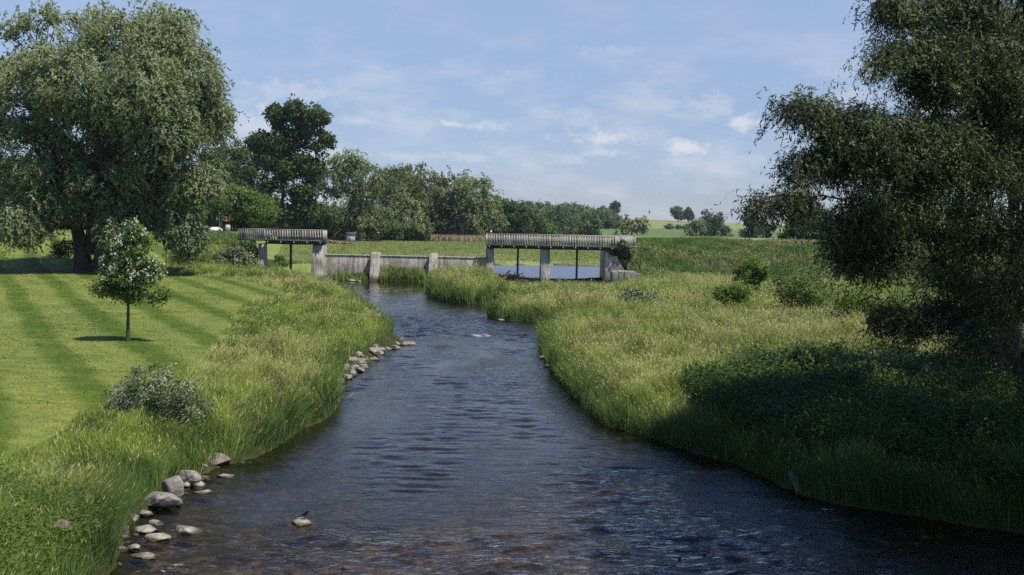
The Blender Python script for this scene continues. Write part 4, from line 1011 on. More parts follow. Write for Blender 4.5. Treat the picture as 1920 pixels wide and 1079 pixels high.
def build_dam():
    t = empty('concrete_dam', (X_(760), 105, 0), 0, 'old grey concrete dam wall with piers between the two footbridges', 'dam')
    O = np.array([X_(760), 105, 0])
    for a, b in ((604, 694), (710, 804), (819, 911)):
        o = MB().box((X_(a) - .02, 105.0, -0.6), (X_(b) + .02, 105.5, 2.55)).build('wall_panel', M['concrete'], t, origin=O); bevel(o, .03)
        o = MB().box((X_(a) + .03, 104.94, 2.553), (X_(b) - .03, 105.55, 2.64)).build('coping', M['concrete'], t, origin=O); bevel(o, .02)
    for a, b in ((694, 710), (804, 819)):
        o = battered(MB(), X_(a), X_(b), 104.5, 105.9, -.6, 2.95, .9, .06).build('buttress', M['concrete'], t, origin=O); bevel(o, .05)
    # piers carrying the footbridges
    for a, b, y0, y1, zt, bt, sd in ((484.5, 494, 103.9, 105.6, 3.655, .35, .08), (587, 606, 103.75, 105.9, 3.655, .8, .12), (911, 926, 103.9, 108.2, 3.655, .45, .03), (1014.5, 1031, 103.9, 108.2, 3.655, .5, .03), (1134, 1150, 103.9, 109.5, 3.655, .3, .03)):
        o = battered(MB(), X_(a), X_(b), y0, y1, -.6, zt, bt, sd).build('pier', M['concrete'], t, origin=O); bevel(o, .06)
    o = MB().box((X_(926), 105.2, -.6), (X_(1014), 105.8, .42)).box((X_(1031), 105.2, -.6), (X_(1134), 105.8, .42)).build('sill', M['concrete'], t, origin=O); bevel(o, .03)
build_dam()


def railing(mb, p, q, z0, z1, rng, step=0.26, pw=0.125, dark=0.0):
    p = np.array(p, float); q = np.array(q, float); Ln = np.linalg.norm(q - p); d = (q - p) / Ln; nrm = np.array([d[1], -d[0]])
    n = max(2, int(round(Ln / step)))
    for i in range(n + 1):
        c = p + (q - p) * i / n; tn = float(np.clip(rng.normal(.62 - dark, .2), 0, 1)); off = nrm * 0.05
        w = pw * rng.uniform(.9, 1.1); e = rng.uniform(-.012, .012)
        mb.beam((c[0] + off[0], c[1] + off[1], z0 + e), (c[0] + off[0] + rng.normal(0, .008), c[1] + off[1], z1 + e), w if abs(d[0]) > .5 else .028, .028 if abs(d[0]) > .5 else w, tn)
    for zz, h in ((z1 - .14, .09), (z0 + .58, .10), (z0 + .10, .12)):
        mb.beam((p[0], p[1], zz), (q[0], q[1], zz), .045, h, float(rng.uniform(.3, .6)))
    mb.beam((p[0], p[1], z1 + .022), (q[0], q[1], z1 + .022), .15, .04, .75)


def bridge(label, x0, x1, wing, posts, seed, njoist):
    rng = np.random.default_rng(seed); yf, yb = 103.32, 105.2; zd = 3.95
    O = np.array([(x0 + x1) / 2, yf, zd]); t = empty('footbridge', O, 0, label, 'footbridge', 'timber railed footbridges on the dam')
    # wing: polyline of the part that turns back on to the embankment
    (wa, wb) = wing
    mb = MB(); n = int((x1 - x0) / .15)
    for i in range(n):
        a = x0 + (x1 - x0) * i / n; mb.box((a + .005, yf, zd + .10), (a + (x1 - x0) / n - .005, yb, zd + .14), float(rng.random() * .6))
    dd = np.array(wb) - np.array(wa); 
    mb.beam((wa[0], (yf + yb) / 2, zd + .115), (wb[0], wb[1] + .85, zd + .115), 1.7, .04, .4)
    mb.build('deck', M['wood'], t, origin=O)
    mb = MB(); railing(mb, (x0, yf), (x1, yf), zd, zd + 1.2, rng); mb.build('front_railing', M['wood'], t, origin=O)
    mb = MB(); railing(mb, (x0, yb), (x1, yb), zd, zd + 1.2, rng, .3, .11, .6); mb.build('back_railing', M['wood'], t, origin=O)  # pickets toned darker so gaps in the front railing look shaded
    mb = MB(); railing(mb, *((wb, wa) if wb[0] < wa[0] else (wa, wb)), zd, zd + 1.2, rng, .24, .14); railing(mb, (wa[0], yb), (wb[0], wb[1] + 1.7), zd, zd + 1.2, rng, .24, .14); mb.build('wing_railing', M['wood'], t, origin=O)
    xe = x1 if wing[0][0] <= x0 + .1 else x0
    mb = MB(); railing(mb, (xe, yf + .1), (xe, yb - .1), zd, zd + 1.2, rng, .22, .13); mb.build('end_railing', M['wood'], t, origin=O)
    for k in range(njoist):
        xx = x0 + .3 + (x1 - x0 - .6) * k / (njoist - 1)
        MB().box((xx - .045, yf - .10, zd - .16), (xx + .045, yb + .1, zd - .005), .85).build('joist', M['wood'], t, origin=O)
    for yy in (yf + .22, yb - .22):
        MB().box((x0 + .02, yy - .06, zd - .29), (x1 - .02, yy + .06, zd + .092), .1).build('girder', M['steel'], t, origin=O)
    for px in posts:
        xx = X_(px, 104.2); m = MB(); s, tk = .21, .035
        m.box((xx - s / 2, 104.15, -.5), (xx + s / 2, 104.15 + tk, zd - .295)).box((xx - s / 2, 104.36, -.5), (xx + s / 2, 104.36 + tk, zd - .295)).box((xx - tk / 2 - .03, 104.18, -.5), (xx + tk / 2 + .03, 104.36, zd - .295))
        m.build('steel_post', M['steel'], t, origin=O)
bridge('short footbridge with grey picket railing at the left bank', X_(499.5), X_(608), ((X_(499.5), 103.32), (X_(445), 104.6)), (545,), 1, 5)
bridge('long footbridge with grey picket railing over the right bays', X_(912), X_(1152), ((X_(1152), 103.32), (X_(1190, 106), 106.5)), (971, 1082), 2, 11)


def stone_walls():
    rng = np.random.default_rng(3)
    t = empty('stone_wall', (X_(1170, 101), 101, 1), 0, 'low weathered stone retaining wall right of the long footbridge', 'wall'); O = np.array([X_(1170, 101), 101, 1])
    def blk(x0, y0, z0, x1, y1, z1, nm='block', mt='stone'):
        o = MB().box((x0, y0, z0), (x1, y1, z1)).build(nm, M[mt], t, origin=O); bevel(o, .06, 2)
    xs = np.linspace(X_(1146, 102), X_(1196, 100), 5)
    for i in range(4): blk(xs[i] + .01, 100.6 + rng.uniform(0, .1), .3, xs[i + 1] - .01, 103.0, 1.68 + rng.uniform(-.06, .06), 'stone_block')
    # stepped return wall behind the abutment
    xa, xb_, xc = X_(1150) + .01, X_(1156), X_(1172); pr = [(xa, .4), (xc, .4), (xc, 1.55), (xb_, 3.0), (xa, 3.0)]
    v = [(x, yy, z) for yy in (103.75, 104.6) for x, z in pr]; m = MB().add(v, [(5, 6, 7), (5, 7, 8), (5, 8, 9), (0, 2, 1), (0, 3, 2), (0, 4, 3)]).add(v, [(i, (i + 1) % 5, 5 + (i + 1) % 5, 5 + i) for i in range(5)])
    o = m.build('wing_wall', M['stone_pale'], t, origin=O); bevel(o, .05)
    blk(X_(1198, 100), 100.8, .6, X_(1204, 100), 102.0, 1.45, 'stone_block')
    o = MB().box((X_(456, 101), 100.6, .2), (X_(486, 101), 101.4, 1.05)).build('concrete_ledge', M['concrete']); bevel(o, .05); tag(o, 'low pale concrete ledge left of the leftmost bridge pier', 'ledge')
stone_walls()


# ---------------------------------------------------------------- rocks
_ico = None
def ico(sub=3):
    bm = bmesh.new(); bmesh.ops.create_icosphere(bm, subdivisions=sub, radius=1.0); V = np.array([v.co[:] for v in bm.verts]); F = np.array([[v.index for v in f.verts] for f in bm.faces]); bm.free(); return V, F
ICO3 = ico(4)


def rock(label, x0, x1, y0, y1, z0=0.0, mat='stone', seed=0, group=None, name='rock', hk=0.78):
    rng = np.random.default_rng(seed); V, F = ICO3; V = V.copy()
    b = at_z((x0 + x1) / 2, y1, z0); s = FPX / b[1]; w = (x1 - x0) / s; h = (y1 - y0) / s * hk
    dep = w * rng.uniform(.65, .85); h = max(.05, h - dep * .10)
    for _ in range(18):
        n = unit(rng.normal(size=3)); c = rng.uniform(.50, .84); k = V @ n - c; V = V - np.where(k > 0, k, 0)[:, None] * n * .97
    nz = fbm(V[:, 0] * 1.6 + seed, V[:, 1] * 1.6, V[:, 2] * 1.6 + 9, s=seed % 97, o=4) - .5
    V = V * (1 + .22 * nz + .07 * (fbm(V[:, 0] * 6 + seed, V[:, 1] * 6, V[:, 2] * 6, s=7, o=3) - .5))[:, None]
    V[:, 0] *= w / 2 / np.abs(V[:, 0]).max(); V[:, 1] *= dep / 2; V[:, 2] *= h * .64 / V[:, 2].max(); V[:, 2] += h * .36
    a = rng.uniform(-.22, .22); Rm = np.array([[math.cos(a), 0, math.sin(a)], [0, 1, 0], [-math.sin(a), 0, math.cos(a)]]); V = V @ Rm.T
    o = MB().add(V, F).build(name, M[mat], smooth=True)
    o.location = (b[0], b[1] + dep * .42, z0 - .02); tag(o, label, 'rock', group)
    return o


def build_rocks():
    G = 'boulders along the left waterline'
    near = [
        ('largest grey boulder at the left waterline, domed with a pale foot', 257, 334, 911, 957, 0, 'stone'),
        ('tall leaning grey boulder behind the largest boulder', 296, 340, 884, 934, .08, 'stone'),
        ('flat topped grey boulder resting on two smaller stones', 328, 374, 874, 904, .12, 'stone'),
        ('small square stone under the flat topped boulder', 335, 354, 900, 915, .0, 'stone_pale'),
        ('wide pale block stone under the flat topped boulder', 353, 383, 899, 914, .0, 'stone_pale'),
        ('brown boulder farthest upstream of the big boulders, beside reeds', 363, 423, 840, 877, .0, 'stone_brown'),
        ('small grey stone wedged behind the flat topped boulder', 337, 361, 864, 880, .15, 'stone'),
        ('pale tilted stone against the brown boulder', 360, 387, 862, 883, .05, 'stone_pale'),
        ('flat pale stone out in the water below the brown boulder', 404, 436, 886, 898, 0, 'stone_pale'),
        ('thin sliver of pale stone in the water beside the block stones', 375, 398, 891, 898, 0, 'stone_pale'),
        ('long low pale stone in the water below the block stones', 359, 397, 916, 928, 0, 'stone_pale'),
        ('small white stone touching the right tip of the largest boulder', 327, 343, 932, 940, 0, 'stone_pale'),
        ('low grey stone just left of the largest boulder foot', 252, 284, 954, 969, 0, 'stone'),
        ('rounded pale stone under the grass left of the largest boulder', 228, 257, 957, 980, .03, 'stone_pale'),
        ('egg shaped stone in the water between bank and lone domed rock', 273, 303, 973, 987, 0, 'stone'),
        ('upper one of two long pale stones near the lone domed rock', 248, 288, 984, 1001, 0, 'stone_pale'),
        ('large lower one of two long pale stones near the lone domed rock', 260, 314, 996, 1017, 0, 'stone_pale'),
        ('lone domed grey rock standing clear in the shallow water', 320, 372, 982, 1003, 0, 'stone'),
        ('rounded pale stone close to the bank near the bottom edge', 234, 263, 1017, 1032, 0, 'stone_pale'),
        ('flat white stone lowest of the larger waterline stones', 241, 286, 1036, 1050, 0, 'stone_pale'),
        ('small stone half under grass beside the rounded pale stone', 217, 235, 1021, 1035, .0, 'stone'),
        ('tiny pale stone at the foot of the bottom left bank', 218, 230, 1053, 1061, 0, 'stone_pale'),
        ('grey stone up in the bank grass left of the largest boulder', 217, 236, 937, 955, .35, 'stone'),
        ('ochre boulder sunk in the grass of the bottom left bank', 94, 130, 968, 995, .9, 'stone_brown'),
        ('grey boulder in the grass between ochre boulder and water', 161, 189, 972, 998, .5, 'stone'),
        ('upright grey stone at the grass edge beside the long pale stones', 225, 240, 979, 1008, .05, 'stone'),
        ('pale stone at the waterline in front of the reeds', 467, 490, 834, 848, 0, 'stone_pale'),
        ('pale stone in the grass above the reed stone', 458, 479, 806, 819, .2, 'stone_pale'),
        ('small grey stone half hidden in grass above the brown boulder', 426, 444, 820, 831, .25, 'stone'),
        ('low cream stone with a black bird standing on it', 541, 583, 970, 986, 0, 'stone_pale'),
        ('small pale stone alone in the shallows at the bottom edge', 639, 655, 1059, 1068, 0, 'stone_pale'),
    ]
    for i, (lb, a, b, c, d, z, m) in enumerate(near): rock(lb, a - (b - a) * .06, b + (b - a) * .06, c - (d - c) * .12, d, z, m, 500 + i, G if i < 29 else None)
    pile = [(745, 775, 660, 715), (765, 812, 708, 757), (800, 838, 725, 760), (805, 850, 690, 735), (840, 882, 700, 735), (818, 866, 632, 680), (850, 907, 640, 700), (886, 932, 640, 685), (870, 906, 596, 636), (905, 966, 602, 640), (932, 984, 640, 672), (928, 960, 662, 690),
            (876, 916, 692, 718), (845, 888, 594, 620), (884, 925, 545, 572), (915, 962, 540, 566), (905, 940, 565, 600), (932, 976, 584, 616), (965, 1026, 570, 598), (986, 1038, 600, 622), (990, 1048, 540, 572), (1030, 1072, 562, 588), (1046, 1080, 545, 567), (1076, 1112, 541, 562),
            (1086, 1120, 515, 545), (1104, 1130, 485, 508), (1128, 1156, 490, 515), (1120, 1166, 530, 553), (1140, 1172, 510, 532), (1174, 1212, 512, 531), (1214, 1260, 508, 529), (1160, 1190, 488, 510), (1084, 1120, 397, 419), (1024, 1052, 392, 420), (1048, 1082, 402, 420), (950, 985, 520, 545), (1010, 1040, 525, 545)]
    special = {0: 'upright brown stone at the grass edge of the stone spit', 5: 'large slanted slab stone on the stone spit', 6: 'biggest grey slab of the stone spit', 19: 'pale stone standing in the water just off the stone spit', 30: 'pale stone at the outermost tip of the stone spit', 31: 'dark stone near the tip of the stone spit',
               32: 'pale round stone farthest upstream by the left bank', 33: 'grey stone in the grass edge upstream of the spit', 34: 'flat pale stone next to the farthest upstream round stone'}
    for i, (a, b, c, d) in enumerate(pile):
        lb = special.get(i, 'pale angular stone heaped in the stone spit of the left bank')
        x0, x1, y0, y1 = 380 + a / 3.174, 380 + b / 3.174, 480 + c / 3.174, 480 + d / 3.174
        z = .28 if i in (0, 5, 8, 13, 14, 15, 16, 20, 35, 36) else .12 if i in (6, 9, 17, 22, 33) else 0
        rock(lb, x0 - 2.5, x1 + 2.5, y0 - 4, y1 + 1, z, ('stone_brown' if i in (0, 31) else 'stone' if i % 3 == 0 else 'stone_pale'), 600 + i, 'stones of the left bank spit', 'stone')
    other = [('flat pale stone at the foot of the left dam panel', 648, 668, 522, 528), ('small pale stone at the foot of the left dam panel', 668, 679, 525, 529), ('tiny pale stone in the pool below the left dam panel', 624, 634, 526, 529),
             ('grey stone at the right waterline beside the meadow', 1010, 1022, 665, 673), ('pale stone at the right waterline downstream of the grey one', 1020, 1031, 682, 689), ('small stone where the right bank turns into shade', 1196, 1214, 795, 804),
             ('shaded stone on the right bank waterline', 1334, 1350, 852, 861), ('second small shaded stone on the right bank waterline', 1308, 1322, 846, 853), ('flat stone at the edge of the small grass island', 930, 950, 596, 602)]
    for i, (lb, a, b, c, d) in enumerate(other): rock(lb, a, b, c - 1, d, .0, 'stone_pale' if i % 2 else 'stone', 700 + i, None, 'stone')
    rng = np.random.default_rng(14)
    lp = np.array([(222, 1045), (238, 1005), (262, 972), (318, 935), (372, 897), (425, 874), (470, 862)], float)
    for i in range(34):
        k = rng.uniform(0, 5.99); j = int(k); c = lp[j] + (lp[j + 1] - lp[j]) * (k - j) + rng.normal(0, 1, 2) * np.array([9, 5]); w = rng.uniform(5, 15)
        rock('small pebble among the boulders of the left waterline', c[0] - w / 2, c[0] + w / 2, c[1] - w * .6, c[1], 0.0, ('stone', 'stone_pale', 'stone_brown')[i % 3], 800 + i, 'pebbles along the left waterline', 'pebble')
    rng = np.random.default_rng(4)
    for i in range(14):   # rubble under the left bridge
        x = rng.uniform(500, 545); rock('rubble stone heaped under the left footbridge', x, x + rng.uniform(4, 9), 508 + (i % 3), 514 + (i % 3), .25, 'stone_pale', 720 + i, 'rubble under the left footbridge', 'stone')
    for i in range(16):   # stones breaking the riffle
        x = rng.uniform(1080, 1700); y = rng.uniform(960, 1070); w = rng.uniform(7, 18)
        rock('small wet brown stone breaking the surface of the shallows', x, x + w, y - w * .35, y, -.02, 'stone_brown', 740 + i, 'stones breaking the shallow riffle', 'stone')
build_rocks()


# ---------------------------------------------------------------- birds, driftwood, logs, flag, shed and far things
def loft(P, rad, k=12, flat=1.0):
    mb = MB(); P = np.asarray(P, float); n = len(P); T = unit(np.gradient(P, axis=0)); A = np.tile(np.array([0, 1.0, 0]), (n, 1)); B = np.cross(A, T); B = unit(B)
    th = np.arange(k) * 2 * math.pi / k; rad = np.asarray(rad, float)
    rv = rad if rad.ndim == 2 else np.stack([rad, rad], 1)
    V = P[:, None] + np.cos(th)[None, :, None] * A[:, None] * rv[:, None, 0:1] + np.sin(th)[None, :, None] * B[:, None] * rv[:, None, 1:2]
    i = np.arange(n - 1)[:, None] * k; j = np.arange(k)[None]; j2 = (j + 1) % k
    mb.add(V.reshape(-1, 3), np.stack([i + j, i + j2, i + k + j2, i + k + j], -1).reshape(-1, 4)); return mb


def bird(name, label, loc, rz, L, body, wingm, beakm, legm):
    t = empty(name, loc, rz, label, 'bird')
    s = L
    # tail tip -> rump -> belly -> breast -> neck -> head, one continuous body
    P = np.array([(-.52, 0, .30), (-.40, 0, .31), (-.27, 0, .33), (-.15, 0, .37), (0, 0, .44), (.12, 0, .53), (.19, 0, .63), (.235, 0, .71), (.27, 0, .755), (.31, 0, .765), (.335, 0, .76)]) * s
    rd = np.array([(.035, .008), (.05, .012), (.055, .03), (.10, .085), (.135, .13), (.13, .125), (.095, .09), (.075, .075), (.078, .075), (.055, .05), (.015, .015)]) * s
    loft(P, rd, 14).build('body', M[body], t, smooth=True)
    for sd in (-1, 1):
        w = loft(np.array([(.12, sd * .10, .56), (0, sd * .135, .48), (-.15, sd * .11, .40), (-.33, sd * .05, .335)]) * s, np.array([(.02, .05), (.03, .09), (.025, .07), (.008, .015)]) * s, 10); w.build('wing', M[wingm], t, smooth=True)
        lg = MB(); lg.tube(np.array([(.0, sd * .05, .33), (-.02, sd * .05, .18), (.0, sd * .05, .012)]) * s, np.array([.018, .011, .011]) * s, 6)
        for a in (-.5, 0, .5): lg.tube(np.array([(0, sd * .05, .012), (.09 * math.cos(a), sd * .05 + .09 * math.sin(a), .008)]) * s, np.array([.009, .005]) * s, 5)
        lg.tube(np.array([(0, sd * .05, .012), (-.06, sd * .05, .008)]) * s, np.array([.009, .005]) * s, 5); lg.build('leg', M[legm], t, smooth=True)
        e = MB(); V, F = ICO3; e.add(V * .012 * s + np.array([.285, sd * .062, .775]) * s, F); e.build('eye', M['white'] if body == 'black' else M['black'], t, smooth=True)
    bk = loft(np.array([(.325, 0, .762), (.36, 0, .757), (.42, 0, .742)]) * s, np.array([(.02, .024), (.014, .016), (.002, .002)]) * s, 8); bk.build('beak', M[beakm], t, smooth=True)


def small_things():
    M['beak'] = plain('orange_beak', (0.55, 0.30, 0.05)); M['dark_red'] = plain('maroon_paint', (0.25, 0.05, 0.04))
    rk = [o for o in COL.objects if o.get('label', '').startswith('low cream stone')][0]
    bpy.context.view_layer.update()
    b = at_y(572, 972, rk.location.y)
    V = np.array([(rk.matrix_world @ v.co)[:] for v in rk.data.vertices]); k = np.hypot(V[:, 0] - b[0], V[:, 1] - rk.location.y) < .06
    bird('blackbird', 'black bird with raised head standing on a cream stone in the river', (b[0], rk.location.y, float(V[k, 2].max()) - .003), R(-12), .27, 'black', 'black', 'black', 'black')
    g = at_y(921, 440, 103.7); bird('gull', 'white gull perched on the left end of the long footbridge railing', (g[0], 103.65, 5.192), R(75), .46, 'white', 'white', 'beak', 'beak')
    # driftwood jam against the bridge post
    rng = np.random.default_rng(8); c = at_y(960, 510, 103.0); t = empty('driftwood', (c[0], 103.0, .5), 0, 'tangle of dark driftwood roots caught at the long footbridge post', 'driftwood'); O = np.array([c[0], 103.0, .5])
    mb = MB()
    for i in range(46):
        a = O + np.array([rng.normal(0, .75), rng.uniform(-.5, .6), rng.uniform(-.1, .5)]); d = unit(np.array([rng.normal(.3, 1), rng.normal(0, .4), rng.normal(.15, .45)])); Ln = rng.uniform(.5, 1.6)
        P = curve(a - d * Ln / 2, a + d * Ln / 2, rng.uniform(-.1, .25), rng, 6, .12); mb.tube(P, np.linspace(rng.uniform(.03, .09), .012, 6), 6)
    mb.build('root_tangle', M['drift'], t, origin=O, smooth=True)
    mb = MB(); P = curve(O + np.array([-.9, -.5, -.1]), O + np.array([-.4, -.4, .45]), .1, rng); mb.tube(P, np.linspace(.20, .10, 6), 9); mb.build('stump', M['redbrown'], t, origin=O, smooth=True)
    # log at the right waterline
    a, b = at_z(1484, 888, .35), at_z(1500, 924, .02); mb = MB(); P = np.array([a, a * .5 + b * .5 + [0, 0, .03], b]); mb.tube(P, [.09, .10, .10], 10); o = mb.build('log', M['bark_pale'], smooth=True); tag(o, 'pale log sliding into the water from the shaded bank', 'log')
    a, b = at_z(652, 746, .02), at_z(667, 738, .12); mb = MB(); mb.tube(np.array([a, a * .4 + b * .6 + [0, 0, .03], b]), [.02, .018, .008], 6); o = mb.build('branch', M['bark_pale'], smooth=True); tag(o, 'thin bare branch poking out of the river beside the left bank', 'branch')
    a, b = at_z(858, 562, .15), at_z(890, 566, .05); mb = MB(); mb.tube(np.array([a, a * .5 + b * .5 + [0, 0, .08], b]), [.05, .06, .03], 7); mb.tube(np.array([a * .5 + b * .5, at_z(880, 555, .4)]), [.03, .01], 5); o = mb.build('branch', M['bark_pale'], smooth=True); tag(o, 'pale branch washed up at the small grass island', 'branch')
    # flag
    Y = 172.0; b = gpt(412, Y); top = at_y(412, 402, Y)[2]; t = empty('flagpole', b, 0, 'white pole flying a red and white maple leaf flag', 'flagpole')
    h = top - b[2]; MB().tube(np.array([(0, 0, -.2), (0, 0, h)]), [.085, .06], 8).build('pole', M['white'], t, smooth=True)
    V, F = ICO3; MB().add(V * .11 + np.array([0, 0, h + .1]), F).build('finial', M['white'], t, smooth=True)
    def cloth(u0, u1, v0=0.0, v1=1.0):
        u = np.linspace(u0, u1, 8); v = np.linspace(v0, v1, 6); U, W = np.meshgrid(u, v)
        x = .09 + 1.62 * U; z = h - .12 - (.95) * (1 - W) * (1 - .28 * U) - .42 * U ** 1.2; y = .16 * np.sin(U * 7) * U
        return np.stack([x, y, z], -1).reshape(-1, 3), np.array([[j * 8 + i, j * 8 + i + 1, (j + 1) * 8 + i + 1, (j + 1) * 8 + i] for j in range(5) for i in range(7)])
    fo = None
    for k, (a0, a1, mt) in enumerate(((0, .25, 'red'), (.25, .75, 'white'), (.75, 1.0, 'red'))):
        v, f = cloth(a0, a1); mb = MB().add(v, f).add(v + np.array([0, .012, 0]), f[:, ::-1]); o = mb.build('flag_band' , M[mt], t, smooth=True)
        if mt == 'white': fo = o
    leafp = [(0, .5), (.10, .30), (.22, .36), (.18, .06), (.34, .20), (.40, .10), (.52, .12), (.46, -.04), (.54, -.10), (.28, -.28), (.30, -.38), (.03, -.34), (.03, -.52)]
    leafp = leafp + [(-x, z) for x, z in leafp[::-1][:-1]]
    pts = []
    for (lx, lz) in leafp:
        U = .5 + lx * .40; W = .52 + lz * .82
        pts.append((.09 + 1.62 * U, .16 * math.sin(U * 7) * U - .02, h - .12 - .95 * (1 - W) * (1 - .28 * U) - .42 * U ** 1.2))
    c0 = np.mean(pts, 0); n = len(pts); MB().add(np.vstack([pts, c0]), [(i, (i + 1) % n, n) for i in range(n)]).build('maple_leaf', M['red'], fo)
    # notice boards below the flag
    for k, (px, w, hh, mt, lb) in enumerate(((410, .9, .5, 'white', 'white boat shaped board lying beside the flagpole'),)):
        pass
    q = gpt(410, 170); t2 = empty('rowing_boat', q + np.array([-.4, -.6, .12]), R(20), 'upturned pale boat lying on the grass by the flagpole', 'boat')
    V = ICO3[0].copy(); V[:, 2] = np.maximum(V[:, 2], -.05); V = V * np.array([1.25, .5, .55]); MB().add(V, ICO3[1]).build('hull', M['white'], t2, smooth=True); MB().box((-1.2, -.03, .5), (1.2, .03, .57)).build('keel', M['white'], t2)
    q = gpt(421, 170); t3 = empty('picnic_table', q, R(10), 'red picnic table on the grass to the right of the flagpole', 'table')
    m = MB()
    for j in range(4): m.box((-.9, -.36 + .19 * j, .72), (.9, -.36 + .19 * j + .16, .77))
    m.build('tabletop', M['dark_red'], t3)
    for sy in (-1, 1):
        MB().box((-.9, sy * .68 - .13, .42), (.9, sy * .68 + .13, .46)).build('bench', M['dark_red'], t3)
        MB().beam((sy * .62, -.75, 0), (sy * .62, .2, .72), .05, .1).beam((sy * .68, .75, 0), (sy * .68, -.2, .72), .05, .1).build('leg', M['dark_red'], t3)
    q = gpt(427, 171); t4 = empty('waste_barrel', q, 0, 'white barrel standing beside the red picnic table', 'barrel')
    MB().tube(np.array([(0, 0, 0), (0, 0, .1), (0, 0, .5), (0, 0, 1.0), (0, 0, 1.05)]), [.36, .40, .42, .40, .37], 16).build('barrel', M['white'], t4, smooth=False); MB().tube(np.array([(0, 0, 1.06), (0, 0, 1.12)]), [.4, .32], 16).build('lid', M['white'], t4)
    # pale blue shed
    q = gpt(658, 215); t5 = empty('shed', q, R(8), 'small pale blue shed with flat brown roof under the far trees', 'shed')
    MB().box((-.9, -.8, 0), (.9, .8, 1.75)).build('wall', M['shed'], t5)
    MB().add([(-1.05, -1.0, 1.78), (1.05, -1.0, 1.78), (1.05, 1.0, 2.05), (-1.05, 1.0, 2.05), (-1.05, -1.0, 1.88), (1.05, -1.0, 1.88), (1.05, 1.0, 2.15), (-1.05, 1.0, 2.15)], [(0, 3, 2, 1), (4, 5, 6, 7), (0, 1, 5, 4), (1, 2, 6, 5), (2, 3, 7, 6), (3, 0, 4, 7)]).build('roof', M['shed_roof'], t5)
    dr = MB().box((-.35, -.84, .05), (.35, -.803, 1.6)).build('door', M['shed'], t5); MB().box((.22, -.87, .8), (.28, -.842, .95)).build('handle', M['steel'], dr)
    MB().box((-.1, -.86, 1.25), (.12, -.842, 1.5)).build('window', M['steel'], dr)
    # felled timber pile
    G = 'felled logs by the far trees'
    for i in range(26):
        px = rng.uniform(610, 660); Yq = rng.uniform(196, 201); q = gpt(px, Yq, rng.uniform(.1, .75 if px < 635 else .35)); Ln = rng.uniform(.5, 1.6); a = rng.uniform(-.5, .5) if i % 3 else rng.uniform(1.0, 1.6)
        d = np.array([math.cos(a), math.sin(a), rng.uniform(-.12, .12)]); r = rng.uniform(.10, .2); mb = MB(); mb.tube(np.array([q - d * Ln / 2, q, q + d * Ln / 2]), [r, r * .97, r * .9], 9)
        o = mb.build('log', M['redbrown'] if i % 2 else M['bark_pale'], origin=q); tag(o, 'cut log in the brown and pale timber heap near the blue shed', 'log', G)
    # white trailer on the embankment road
    q = gpt(1203, 126.0); t6 = empty('trailer', q, 0, 'small white trailer parked behind the embankment by the bridge', 'trailer')
    o = MB().box((-.8, -1.4, .45), (.8, 1.4, 1.38)).build('body', M['white'], t6); bevel(o, .08, 3)
    for sx in (-.84, .84):
        mb = MB(); mb.tube(np.array([(sx - .06, .0, .26), (sx + .06, .0, .26)]), [.26, .26], 18); mb.build('wheel', M['steel'], t6)
    # young trees and a lamp post on the lawn
    for px, Y, py, lb in ((128, 88, 455, 'slender young tree left of the great willow trunks'),):
        b = gpt(px, Y); make_tree('young_tree', lb, 'tree', b, px_lobes(Y, [(128, 462, 16, 16), (110, 470, 14, 12)]), .2, 'broad', 'bark_pale', .09, [[(0, 0, -.1), (0, 0, 1.6), (0, 0, 2.6)]], 20, 40, .5, .5, 'broad', 1, 41)
    b = gpt(311, 92); t7 = empty('marker_post', b, 0, 'thin dark post with a small white plate beside the willow', 'post'); MB().tube(np.array([(0, 0, -.1), (0, 0, 1.6)]), [.05, .04], 8).build('post', M['steel'], t7); MB().box((-.42, -.03, .05), (-.06, .03, .28)).build('plate', M['white'], t7)
small_things()


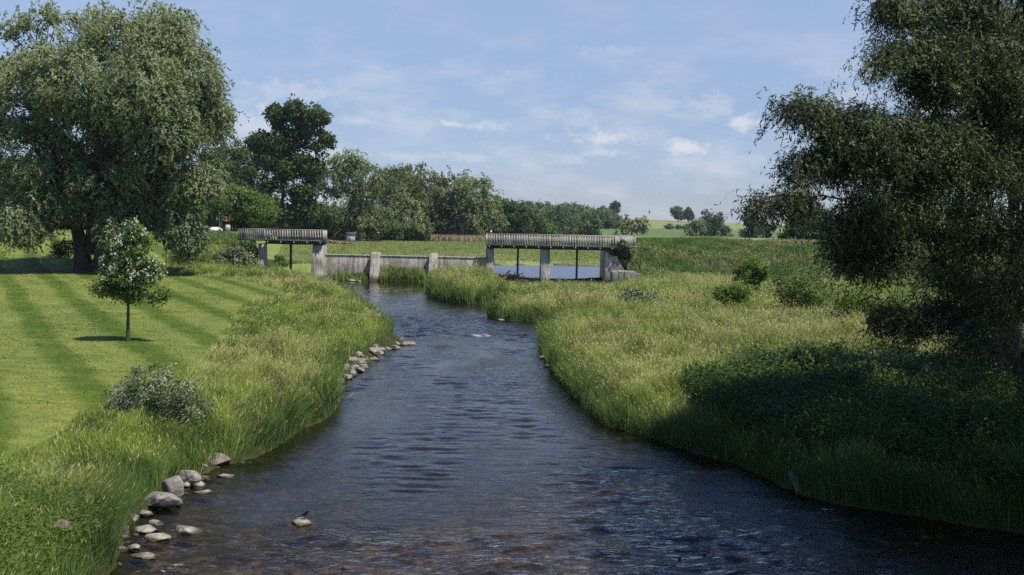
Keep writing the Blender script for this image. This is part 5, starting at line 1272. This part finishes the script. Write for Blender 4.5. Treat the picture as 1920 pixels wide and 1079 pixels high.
# ---------------------------------------------------------------- leafy weeds on the banks
def weeds():
    rng = np.random.default_rng(31)
    def patch(name, label, region, n, hmin, hmax, leaf, mat_cols, lw=.3):
        mb = MB(); x, y = region(n); d = sdf(RIVER, x, y); k = d > .15; x, y = x[k], y[k]; z = ground_z(x, y)
        h = rng.uniform(hmin, hmax, len(x)) * (.6 + .7 * fbm(x * .8, y * .8, s=91)); m = 11
        for q in range(m):
            t = (q + rng.random(len(x))) / m
            P = np.stack([x + rng.normal(0, .05, len(x)) * (1 + t), y + rng.normal(0, .05, len(x)) * (1 + t), z + h * (.15 + .85 * t)], 1)
            u = unit(np.stack([rng.normal(size=len(x)), rng.normal(size=len(x)), rng.normal(.25, .35, len(x))], 1))
            r = unit(rng.normal(size=(len(x), 3))); w = unit(np.cross(u, r)); Lf = leaf * rng.uniform(.6, 1.3, (len(x), 1)) * (1.1 - .5 * t[:, None]); W = Lf * lw / 2
            V = np.stack([P, P + u * Lf * .45 + w * W, P + u * Lf, P + u * Lf * .45 - w * W], 1); kk = np.arange(len(x))[:, None] * 4
            c = mat_cols[0] + (mat_cols[1] - mat_cols[0]) * rng.random((len(x), 1)); mb.add(V.reshape(-1, 3), np.hstack([kk, kk + 1, kk + 2, kk + 3]), col=np.repeat(c[:, None], 4, 1).reshape(-1, 3))
        tag(mb.build(name, M['grass']), label, 'weeds', kind='stuff')
    patch('leafy_weeds', 'bushy fresh green weeds at the bottom left corner', lambda n: (rng.uniform(-11.5, -7.9, n), rng.uniform(15.5, 20.2, n)), 2000, .45, .9, .12, (np.array([.075, .15, .018]), np.array([.15, .23, .035])), .26)
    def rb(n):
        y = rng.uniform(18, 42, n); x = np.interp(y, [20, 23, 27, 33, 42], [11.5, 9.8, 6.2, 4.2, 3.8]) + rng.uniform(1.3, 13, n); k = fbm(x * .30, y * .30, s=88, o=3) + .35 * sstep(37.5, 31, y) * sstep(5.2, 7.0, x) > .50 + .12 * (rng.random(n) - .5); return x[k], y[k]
    def foot(n):
        x = np.concatenate([rng.uniform(X_(716), X_(800), n), rng.uniform(X_(612), X_(690), n // 3)]); y = rng.uniform(103.3, 104.9, len(x)); return x, y
    mb = MB(); x, y = foot(2600); z = ground_z(x, y); tall = x > X_(710); h = np.where(tall, rng.uniform(.6, 1.35, len(x)) * (.5 + .8 * fbm(x * .7, y, s=97)), rng.uniform(.12, .4, len(x)))
    h = np.where((x > X_(618)) & (x < X_(650)), h * 2.2, h); blades(x, y, np.maximum(z, .05), h, rng.uniform(.03, .06, len(x)), .3, rng, np.array([.07, .14, .02]), np.array([.20, .26, .05]), .1, DRY, (-.1, 0), mb)
    tag(mb.build('waterside_grass', M['grass']), 'green grass growing at the foot of the dam wall', 'grass', kind='stuff')
    def lb(n):
        y = rng.uniform(19, 95, n); x = np.interp(y, _cy, _cx) - rng.uniform(2, 22, n); k = (sdf(LAWN, x, y) > .4) & (fbm(x * .35, y * .35, s=98, o=2) > .56); return x[k], y[k]
    patch('leafy_weeds', 'dark leafy docks and nettles among the left bank grass', lb, 9000, .3, .7, .13, (np.array([.06, .12, .018]), np.array([.12, .20, .03])), .4)
    def rm(n):
        y = rng.uniform(36, 100, n); x = np.interp(y, _cy, _cx) + rng.uniform(4, 34, n); k = (fbm(x * .22, y * .22, s=99, o=2) > .57) & ~((y > 84) & (x < 12)) & ~((x > 11) & (y > 101)); return x[k], y[k]
    patch('leafy_weeds', 'leafy green weeds scattered through the right meadow', rm, 14000, .3, .75, .16, (np.array([.09, .15, .02]), np.array([.19, .26, .04])), .4)
    patch('leafy_weeds', 'leafy dark weeds in the shade of the right willow', rb, 24000, .55, 1.15, .19, (np.array([.040, .085, .014]), np.array([.080, .14, .026])), .5)  # darker, thicker leaf cover than elsewhere, deepening the willow shade by colour
weeds()


# ---------------------------------------------------------------- summer haze
def haze():
    m, N, L, out = newmat('haze_air'); v = N.new('ShaderNodeVolumePrincipled'); v.inputs['Color'].default_value = (0.80, 0.88, 1.0, 1); v.inputs['Density'].default_value = HAZE
    v.inputs['Anisotropy'].default_value = 0.2; L.new(v.outputs[0], out.inputs['Volume'])
    o = MB().box((-1500, -60, -32), (1500, 3300, 44)).build('haze', m); tag(o, 'thin blue summer haze over the far fields', 'haze', kind='stuff')
HAZE = 0.00011
haze()
